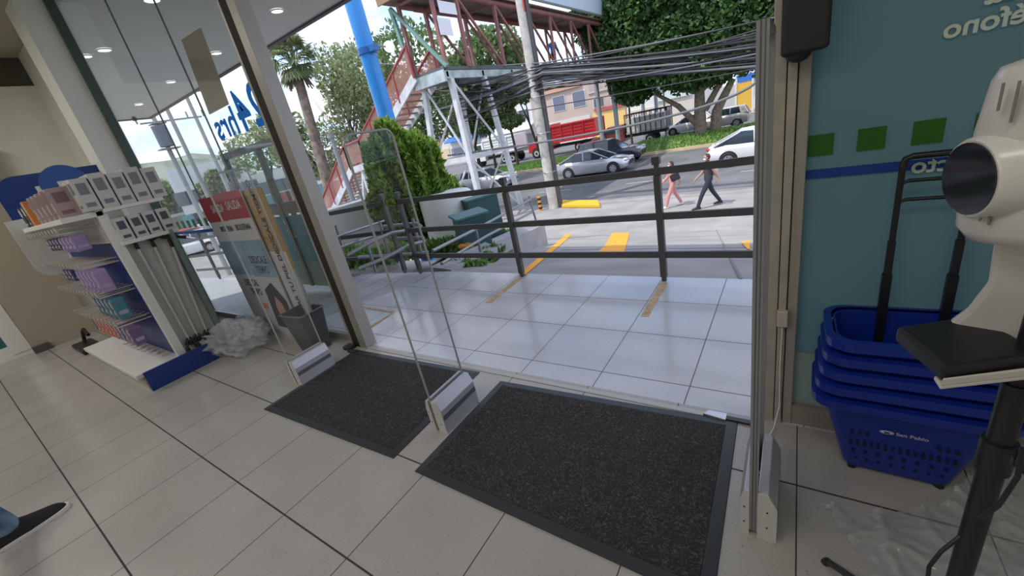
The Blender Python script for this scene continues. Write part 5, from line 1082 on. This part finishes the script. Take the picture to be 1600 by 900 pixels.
for k in range(5):
    r = thing('shopping_basket', ['bottom blue shopping basket of the stack, standing on the floor', 'second blue basket up from the floor in the stack', 'middle blue basket of the nested stack', 'fourth blue basket up, just under the top one', 'topmost blue shopping basket with the tall black trolley handle'][k], 'shopping basket', (bx_ + .006 * k, by_, .02 + k * .061), -.03 + .01 * k, 'nested blue shopping baskets')
    basket_geo(r, k == 0)
    if k == 0:
        y = -.075 - .053 * (.215 / .33) - .002
        mb = MB(); s = Vector((0, -.075, .235)).normalized(); 
        mb.ball((-.045, y - .0015, .215), (.020, .001, .008), 14, 8); mb.m = 1; mb.box((-.045, y - .003, .215), (.016, .001, .003), Matrix.Rotation(.6, 3, 'Y')); mb.box((-.045, y - .003, .215), (.016, .001, .003), Matrix.Rotation(-.6, 3, 'Y')); mb.build('logo_mark', [mat('pale print', (.42, .45, .52), .6), bk_m], r)
        text_mb('San Pablo', .020, (-.022, y, .210), (1, 0, 0), (0, -.15, .988), bold=True, squash=1.05).build('logo_text', MATS['pale print'], r)
        mb = MB()
        for sx in (-.12, .12):
            for sy in (-.06, .06): mb.cyl((sx, sy, -.02), (sx, sy, .004), .014, n=10)
        mb.build('feet', black, r)
    if k == 4:
        ytop = .105
        for sx in (-.095, .065):
            mb = MB(); mb.bb((sx - .013, ytop - .010, .2), (sx + .013, ytop + .014, .48)); mb.bb((sx - .010, ytop - .008, .48), (sx + .010, ytop + .010, .60)); mb.bb((sx - .008, ytop - .006, .60), (sx + .008, ytop + .006, .86))
            mb.build('telescopic_pole', mat('handle black', (.008, .009, .014), .4), r, bevel=.002)
        for z, w_ in ((.875, .013), (.80, .008), (.74, .008)):
            mb = MB(); mb.tube([(-.095, ytop, z - .03), (-.09, ytop, z - .006), (-.075, ytop, z), (.045, ytop, z), (.06, ytop, z - .006), (.065, ytop, z - .03)], w_ * .75, 8); mb.build('grip_bar', MATS['handle black'], r)
        for sx in (-.03, .03): mb = MB(); mb.bb((sx - .015, .112, .285), (sx + .025, .118, .30)); mb.build('white_tab', mat('tab grey', (.25, .25, .27), .5), r, bevel=.003)

# ---------------------------------------------------------------- sanitiser dispenser on tripod
dc = at_d(1652, 300, .84); DX, DY = dc.x, dc.y
face = Vector((CAM.x - DX, CAM.y - DY, 0)).normalized()
rzD = math.atan2(face.y, face.x) + math.pi / 2        # local -y faces camera
ds = thing('sanitiser_dispenser', 'white contactless dispenser with black round sensor and drip tray on tripod', 'dispenser', (DX, DY, 1.0), rzD)
dwm = mat('dispenser white', (.60, .575, .54), .28)
def ell(hx, hy, z, n=28, p=2.6):
    pts = []
    for k in range(n):
        a = 2 * math.pi * k / n; c, s = math.cos(a), math.sin(a); pts.append(Vector((hx * abs(c) ** (2 / p) * (1 if c >= 0 else -1), hy * abs(s) ** (2 / p) * (1 if s >= 0 else -1), z)))
    return pts
mb = MB(); mb.smooth = True
mb.loft([ell(.045, .045, .195), ell(.072, .058, .20), ell(.082, .066, .215), ell(.084, .068, .26), ell(.082, .066, .34), ell(.076, .062, .400), ell(.070, .056, .414), ell(.05, .04, .420)]); mb.build('bottle_cover', dwm, ds)
mb = MB(); mb.cyl((-.045 + .03, 0, .42), (-.045 + .03, 0, .436), .013, n=14); mb.build('top_knob', dwm, ds)
mb = MB(); loc_ = lambda P: Matrix.Rotation(-rzD, 3, 'Z') @ (P - Vector((DX, DY, 1.0))); c0_ = loc_(at_d(1538, 276, .80)); d_ = Vector((-.80, -.60, -.03)).normalized(); c0_ = c0_ - d_ * .010; mb.tube([Vector(c0_) - d_ * .035, Vector(c0_) + d_ * .022, Vector(c0_) + d_ * .026], [.060, .052, .049], 32); o = mb.build('sensor_hood', mat('hood white', (.66, .64, .60), .25), ds)
mb = MB(); mb.cyl(Vector(c0_) + d_ * .024, Vector(c0_) + d_ * .028, .0465, n=32); mb.build('sensor_face', mat('sensor black', (.012, .012, .018), .08, spec=.8), o)
mb = MB()
for x, z0_, z1_ in ((-.060, .37, .40), (-.048, .355, .40), (-.036, .37, .40), (-.055, .235, .262), (-.047, .23, .25)): mb.bb((x - .0012, -.0665, z0_), (x + .0012, -.060, z1_))
mb.build('vent_slots', mat('slot shade', (.2, .19, .17), .7), ds)
mb = MB(); bpn = [(-.045, .20), (.09, .20), (.11, .12), (.11, .0), (-.05, .0), (-.075, .025), (-.055, .06), (-.04, .11)]
mb.smooth = False; mb.prism([(x, .03, z) for x, z in bpn], (0, .025, 0)); mb.build('back_plate', dwm, ds, bevel=.008)
tr = MB(); tz = .078
tl_ = [loc_(at_z(1400, 510, 1.035)), loc_(at_z(1478, 574, 1.035)), None, loc_(at_z(1528, 490, 1.035))]; tl_[2] = tl_[1] + tl_[3] - tl_[0]; trp = [(v.x, v.y) for v in tl_]; tz = .007
tr.prism([(x, y, tz) for x, y in trp], (0, 0, .028)); o = tr.build('drip_tray', mat('tray black', (.010, .010, .011), .45), ds, bevel=.006)
mb = MB(); T0, T1, T2, T3 = [Vector((v.x, v.y, 0)) for v in tl_]; o1 = (T1 - T3).normalized() * .008; mb.prism([v + Vector((0, 0, tz - .006)) for v in (T1 + o1, T2 + o1 * 2, T2 + (T3 - T2) * .6, T1 + (T0 - T1) * .15)], (0, 0, .006)); mb.prism([v + Vector((0, 0, tz)) for v in (T1 + o1, T2 + o1 * 2, T2 + o1, T1 + o1 * .4)], (0, 0, .012)); mb.build('tray_bracket', dwm, ds, bevel=.002)
tp = thing('tripod', 'black tripod stand carrying the white dispenser', 'tripod', (DX + .0, DY + .0, 0))
pp_ = at_d(1592, 590, .84); px_ = Vector((pp_.x - DX, pp_.y - DY, 0))
mb = MB(); mb.cyl(px_ + Vector((0, 0, .55)), px_ + Vector((0, 0, 1.10)), .012, n=16); mb.build('upper_pole', black, tp)
mb = MB(); mb.cyl(px_ + Vector((0, 0, .30)), px_ + Vector((0, 0, .97)), .016, n=16); mb.build('lower_pole', black, tp)
mb = MB(); mb.cyl(px_ + Vector((0, 0, .80)), px_ + Vector((0, 0, .86)), .021, n=16); mb.cyl(px_ + Vector((.01, .0, .83)), px_ + Vector((.045, -.01, .83)), .012, n=12); mb.build('clamp_collar', black, tp)
mb = MB(); mb.cyl(px_ + Vector((.03, -.01, .82)), px_ + Vector((.035, -.02, .82)), .008, n=12); mb.build('clamp_screw', mat('chrome', (.7, .7, .7), .15, 1), tp)
ft = at_z(1290, 874, .015) - Vector((DX, DY, 0)); hub = px_ + Vector((0, 0, .34))
rad0 = Vector((ft.x - px_.x, ft.y - px_.y, 0))
for k in range(3):
    v = Matrix.Rotation(k * 2 * math.pi / 3, 3, 'Z') @ rad0; e = px_ + v + Vector((0, 0, .012)); mb = MB(); mb.bar(hub, e, .016, .012); o = mb.build('leg', black, tp)
    mb = MB(); mb.cyl(px_ + v + Vector((0, 0, 0)), px_ + v * .97 + Vector((0, 0, .022)), .012, n=10); mb.build('rubber_foot', rubber, o)
    mb = MB(); mb.bar(px_ + Vector((0, 0, .20)), hub.lerp(e, .45), .010, .006); mb.build('strut', black, tp)
mb = MB(); mb.cyl(px_ + Vector((0, 0, .10)), px_ + Vector((0, 0, .36)), .010, n=12); mb.build('centre_rod', black, tp)
# cable hanging by pole
mb = MB(); pts = [at_d(1598, 700, .70), at_d(1590, 745, .70), at_d(1560, 790, .71), at_d(1530, 812, .72)]; mb.tube(pts, .003, 6); mb.tube([at_d(1500, 838, .70), at_d(1470, 862, .68), at_d(1452, 885, .67), at_d(1448, 915, .66)], .003, 6)
part(mb, 'power_cord', black, tp)
# plastic sheeting on floor
def sheet(label, outline_px, amp, seed, z0=.004):
    pts = [at_z(x, y, z0) for x, y in outline_px]; xs = [p.x for p in pts]; ys = [p.y for p in pts]
    def inside(x, y):
        c = False; j = len(pts) - 1
        for i in range(len(pts)):
            if ((pts[i].y > y) != (pts[j].y > y)) and (x < (pts[j].x - pts[i].x) * (y - pts[i].y) / (pts[j].y - pts[i].y) + pts[i].x): c = not c
            j = i
        return c
    nx_ = 90; x0, x1, y0, y1 = min(xs), max(xs), min(ys), max(ys); h = (x1 - x0) / nx_; ny_ = int((y1 - y0) / h) + 1; idx = {}; vs = []; fs = []
    from mathutils import noise as nz_
    def zz(x, y): 
        v = Vector((x * 9 + seed, y * 9, seed)); r_ = 1 - abs(nz_.noise(v)) * 2.2; r2_ = 1 - abs(nz_.noise(v * 2.3)) * 2.5; return z0 + amp * max(0, r_) ** 3 + amp * .5 * max(0, r2_) ** 3 + amp * .4 * (nz_.noise(v * .5) + .5)
    for i in range(nx_):
        for j in range(ny_):
            if inside(x0 + (i + .5) * h, y0 + (j + .5) * h):
                f = []
                for di, dj in ((0, 0), (1, 0), (1, 1), (0, 1)):
                    k = (i + di, j + dj)
                    if k not in idx: x, y = x0 + k[0] * h, y0 + k[1] * h; idx[k] = len(vs); vs.append((x, y, zz(x, y)))
                    f.append(idx[k])
                fs.append(f)
    mb = MB(); mb.smooth = True; mb.add(vs, fs); return solo(mb, 'plastic_sheet', sheet_m, label, 'plastic sheet')
sheet_m = mat('clear film sheet', (.60, .61, .63), .10, alpha=.36, spec=.9)
sheet('crumpled clear plastic sheet spread on the floor under the tripod', [(1285, 790), (1400, 800), (1470, 790), (1560, 700), (1640, 690), (1700, 800), (1700, 1000), (1330, 1000), (1360, 900)], .021, 3.1)

# ================================================================== PEOPLE
skin_m = mat('skin', (.42, .25, .18), .6)
def skin_body(name, J, E_, rads, m, parent, sub=2, root_=0):
    me = bpy.data.meshes.new(name); me.from_pydata([tuple(j) for j in J], E_, []); o = bpy.data.objects.new(name, me); COL.objects.link(o); o.parent = parent; me.materials.append(m)
    md = o.modifiers.new('skin', 'SKIN'); md.use_smooth_shade = True
    sv = me.skin_vertices[0].data if me.skin_vertices else None
    if sv is None:
        bm = bmesh.new(); bm.from_mesh(me); bm.verts.layers.skin.verify(); bm.to_mesh(me); bm.free(); sv = me.skin_vertices[0].data
    for i, r in enumerate(rads): sv[i].radius = r if isinstance(r, tuple) else (r, r); sv[i].use_root = (i == root_)
    s = o.modifiers.new('sub', 'SUBSURF'); s.levels = 1; s.render_levels = sub
    return o
def person(label, loc, rz, H_, stride, shirt, pants, shoe, hair, arm_swing=.35, sleeves=True, long_hair=False, mask=True, cat='person'):
    """local +x is forward"""
    k = H_ / 1.7; r = thing('person', label, cat, loc, rz); s = stride
    hipz = .90; 
    def leg(side, fwd):
        y = .09 * side; return [Vector((0, y, hipz)), Vector((fwd * .5 + .05, y, .48 + (.02 if fwd < 0 else 0))), Vector((fwd, y, .085 + (.03 if fwd < 0 else 0)))]
    l1 = leg(1, s); l2 = leg(-1, -s)
    def arm(side, sw_):
        y = .19 * side; return [Vector((0, y, 1.38)), Vector((sw_ * .35 - .02, y * 1.12, 1.12)), Vector((sw_ * .8 + .05, y * 1.08, .90 + abs(sw_) * .12))]
    a1 = arm(1, -arm_swing); a2 = arm(-1, arm_swing)
    J = [Vector((0, 0, .95)), Vector((0, 0, 1.15)), Vector((0, 0, 1.36)), Vector((.01, 0, 1.47)), Vector((.02, 0, 1.53))]; Rr = [(.095, .12), (.095, .12), (.10, .15), .05, .05]; E_ = [(0, 1), (1, 2), (2, 3), (3, 4)]
    for L_ in (l1, l2):
        b_ = len(J); J += L_ + [L_[2] + Vector((.02, 0, -.035))]; Rr += [.07, .05, .036, .03]; E_ += [(0, b_), (b_, b_ + 1), (b_ + 1, b_ + 2), (b_ + 2, b_ + 3)]
    for A in (a1, a2):
        b_ = len(J); J += A + [A[2] + Vector((.05, 0, -.07))]; Rr += [.055, .042, .03, .028]; E_ += [(2, b_), (b_, b_ + 1), (b_ + 1, b_ + 2), (b_ + 2, b_ + 3)]
    J = [j * k for j in J]; Rr = [(a * k if not isinstance(a, tuple) else (a[0] * k, a[1] * k)) for a in Rr]
    body = skin_body('body', J, E_, Rr, skin_m, r)
    # fingers
    for A in (a1, a2):
        mb = MB(); h = (A[2] + Vector((.05, 0, -.07))) * k
        for f in range(4): y = (-.028 + .018 * f) * k; L_ = (.075, .085, .08, .062)[f] * k; mb.tube([h + Vector((.0, y, -.01)), h + Vector((.02 * k, y, -L_ * .6)), h + Vector((.005 * k, y, -L_))], [.009 * k, .008 * k, .006 * k], 6)
        mb.tube([h + Vector((.02 * k, 0, 0)), h + Vector((.045 * k, 0, -.03 * k)), h + Vector((.05 * k, 0, -.055 * k))], [.01 * k, .009 * k, .007 * k], 6); mb.build('fingers', skin_m, r)
    hd = Vector((.035, 0, 1.60)) * k
    mb = MB(); mb.ball(hd, (.095 * k, .075 * k, .115 * k), 20, 14, fn=lambda d: 1 - .12 * max(0, -d.z) * (1 if d.x < .2 else .3)); mb.ball(hd + Vector((.095, 0, -.01)) * k, (.018 * k, .014 * k, .024 * k), 8, 6)
    for sd in (-1, 1): mb.ball(hd + Vector((0, .075 * sd, -.005)) * k, (.018 * k, .01 * k, .03 * k), 8, 6)
    mb.build('head', skin_m, r)
    mb = MB()
    for sd in (-1, 1): mb.ball(hd + Vector((.086, .03 * sd, .018)) * k, (.01 * k, .012 * k, .008 * k), 8, 6)
    mb.build('eyes', black, r)
    mb = MB(); mb.ball(hd + Vector((-.012, 0, .022)) * k, (.10 * k, .085 * k, .108 * k), 18, 12, fn=lambda d: .82 if (d.x > .45 and d.z < .55) else 1.0)
    if long_hair: mb.ball(hd + Vector((-.075, 0, -.06)) * k, (.05 * k, .07 * k, .12 * k), 12, 8)
    mb.build('hair', mat('hair %.2f' % hair[0], hair, .7), r)
    if mask:
        mb = MB(); mb.ball(hd + Vector((.055, 0, -.04)) * k, (.052 * k, .062 * k, .05 * k), 14, 8); mb.build('face_mask', mat('mask white', (.75, .77, .8), .7), r)
    # clothes slightly larger
    tj = [Vector((0, 0, .80)), Vector((0, 0, .98)), Vector((0, 0, 1.15)), Vector((0, 0, 1.37)), Vector((.01, 0, 1.45))]; tr_ = [(.14, .17), (.140, .170), (.125, .155), (.120, .170), .058]; te = [(0, 1), (1, 2), (2, 3), (3, 4)]
    for A in (a1, a2):
        b_ = len(tj); tj += A[:2] if not sleeves else [A[0], A[1], A[2]]
        if not sleeves: tj[-1] = A[0].lerp(A[1], .45)
        tr_ += ([.066, .056] if not sleeves else [.068, .056, .044]); te += [(3, b_), (b_, b_ + 1)] + ([(b_ + 1, b_ + 2)] if sleeves else [])
    skin_body('shirt', [j * k for j in tj], te, [(a * k if not isinstance(a, tuple) else (a[0] * k, a[1] * k)) for a in tr_], shirt, r)
    tj = [Vector((0, 0, 1.06)), Vector((0, 0, .92))]; tr_ = [(.118, .15), (.125, .16)]; te = [(0, 1)]
    for L_ in (l1, l2): b_ = len(tj); tj += [L_[0], L_[1], L_[2] + Vector((0, 0, .02)), L_[2] - Vector((0, 0, .03))]; tr_ += [.10, .074, .060, .062]; te += [(1, b_), (b_, b_ + 1), (b_ + 1, b_ + 2), (b_ + 2, b_ + 3)]
    skin_body('trousers', [j * k for j in tj], te, [(a * k if not isinstance(a, tuple) else (a[0] * k, a[1] * k)) for a in tr_], pants, r, root_=1)
    for L_ in (l1, l2):
        mb = MB(); f = L_[2] * k; z0_ = f.z - .085 * k
        mb.smooth = True; secs = []
        for x, hw, zt_ in ((-.09, .030, .06), (-.075, .044, .095), (-.02, .046, .12), (.03, .048, .115), (.08, .050, .09), (.13, .052, .072), (.175, .046, .060), (.20, .030, .040), (.21, .016, .02)):
            secs.append([Vector((f.x + x * k, f.y - hw * k, z0_)), Vector((f.x + x * k, f.y - hw * k, z0_ + .025 * k)), Vector((f.x + x * k, f.y - hw * .5 * k, z0_ + zt_ * k)), Vector((f.x + x * k, f.y + hw * .5 * k, z0_ + zt_ * k)), Vector((f.x + x * k, f.y + hw * k, z0_ + .025 * k)), Vector((f.x + x * k, f.y + hw * k, z0_))])
        mb.loft(secs); o = mb.build('shoe', shoe, r); ss = o.modifiers.new('s', 'SUBSURF'); ss.levels = 1; ss.render_levels = 1
    return r
pw = at_z(1053, 323, -2.2); pm = at_z(1108, 323, -2.2)
pink = mat('pink fabric', (.60, .28, .27), .8); blackf = mat('black fabric', (.02, .02, .025), .85); sdir = math.pi - .15
person('woman in pink clothes and white mask walking left behind the railing', (pw.x, pw.y, -2.2), math.pi + .5, 1.55, .30, pink, pink, mat('white shoe', (.7, .68, .66), .6), (.06, .03, .02), long_hair=True)
person('man in dark clothes with pale backpack walking left behind the railing', (pm.x, pm.y, -2.2), math.pi + .5, 1.68, .38, mat('grey black shirt', (.05, .045, .05), .85), mat('navy trousers', (.025, .03, .05), .85), mat('black shoe', (.015, .015, .015), .5), (.05, .035, .03), sleeves=False)
fw = Vector((math.cos(math.pi + .5), math.sin(math.pi + .5), 0)); sdv = Vector((-fw.y, fw.x, 0))
mb = MB(); mb.ball((0, 0, 0), (.10, .15, .21), 14, 10); o = solo(mb, 'backpack', mat('pale backpack', (.50, .48, .40), .8), 'pale beige backpack carried by the walking man', 'backpack'); o.location = Vector((pm.x, pm.y, -2.2 + 1.18)) - fw * .19; o.rotation_euler = (0, 0, math.pi + .5)
mb = MB(); mb.box((0, 0, 0), (.30, .09, .24)); o = solo(mb, 'handbag', blackf, 'black bag carried under the arm of the pink-clothed woman', 'bag', bevel=.03); o.location = Vector((pw.x, pw.y, -2.2 + 1.06)) + fw * -.02 + sdv * .24; o.rotation_euler = (.2, .3, math.pi + .5)
pbz = at_x(866, 92, -9.2); person('pedestrian in a blue shirt walking on the footbridge deck', (-9.2, pbz.y, BZ + .42), math.pi / 2, 1.65, .25, mat('blue shirt', (.05, .14, .45), .8), mat('dark trousers', (.04, .04, .06), .85), MATS['black shoe'], (.03, .025, .02), mask=False)
q = at_z(1041, 213, -2.0); r = thing('lamp_post', 'thin grey post on the median in front of the stake truck', 'post', (q.x, q.y, -2.1)); mb = MB(); mb.tube([(0, 0, 0), (0, 0, 4.6)], [.075, .06], 8); mb.build('shaft', steel_g, r); mb = MB(); mb.cyl((0, 0, 0), (0, 0, .12), .14, n=10); mb.build('base_plate', steel_g, r)
q = at_d(530, 250, 21); r = thing('lamp_post', 'grey post standing left of the footbridge stairs', 'post', (q.x, q.y, -2.2)); mb = MB(); mb.tube([(0, 0, 0), (0, 0, 4.9)], [.12, .10], 10); mb.build('shaft', steel_g, r); mb = MB(); mb.cyl((0, 0, 4.85), (0, 0, 5.05), .15, n=10); mb.build('top_cap', steel_g, r)
q = at_d(540, 200, 30); r = thing('bare_tree', 'bare twiggy tree rising above the olive green tree', 'tree', (q.x, q.y, -2.2)); mb = MB()
mb.tube([(0, 0, 0), (0, 0, 3), (.1, 0, 5.6)], [.2, .14, .08], 8)
for k in range(34):
    a = random.uniform(0, 6.28); h = random.uniform(4.5, 6.5); L_ = random.uniform(1.5, 3.2); p0 = Vector((.1, 0, h - 1.5)); p1 = p0 + Vector((math.cos(a) * L_ * .3, math.sin(a) * L_ * .3, L_ * .6)); p2 = p1 + Vector((math.cos(a) * L_ * .25, math.sin(a) * L_ * .25, L_ * .7)); mb.tube([p0, p1, p2], [.035, .022, .008], 5)
mb.build('branches', mat('twig bark', (.28, .24, .20), .9), r)
# customer at left edge: jeans leg and black sneaker
toe = at_z(98, 797, .0); heel = at_z(22, 846, 0.0); dirv = (toe - heel); dirv.z = 0; dirv.normalize(); rzp = math.atan2(dirv.y, dirv.x)
jean = mat('blue denim', (.06, .12, .24), .85, noise=(9, .4, (.20, .30, .42)))
cust = person('customer in blue jeans and black sneakers cut off by the left frame edge', (toe.x - dirv.x * .495 + dirv.y * .09, toe.y - dirv.y * .495 - dirv.x * .09, 0) , rzp, 1.74, .30, mat('grey shirt', (.2, .2, .22), .8), jean, mat('black knit', (.012, .010, .012), .8), (.03, .02, .02), mask=False)
# white soles for customer's shoes
for ch in list(cust.children):
    if ch.name.startswith('shoe'):
        xs_ = [v.co for v in ch.data.vertices]; x0_ = min(v.x for v in xs_); x1_ = max(v.x for v in xs_); yc = sum(v.y for v in xs_) / len(xs_); zc = min(v.z for v in xs_)
        mb = MB(); mb.smooth = False
        out_ = [(x0_ - .004, .034), (x0_ + .05, .047), (x0_ + .15, .048), (x0_ + .23, .054), (x1_ - .03, .048), (x1_ + .002, .028), (x1_ + .010, .010)]
        pts = [Vector((x, yc - w_, zc - .002)) for x, w_ in out_] + [Vector((x, yc + w_, zc - .002)) for x, w_ in out_[::-1]]
        mb.prism(pts, (0, 0, .026)); mb.build('sole', mat('white sole', (.62, .60, .58), .6), ch, bevel=.006)
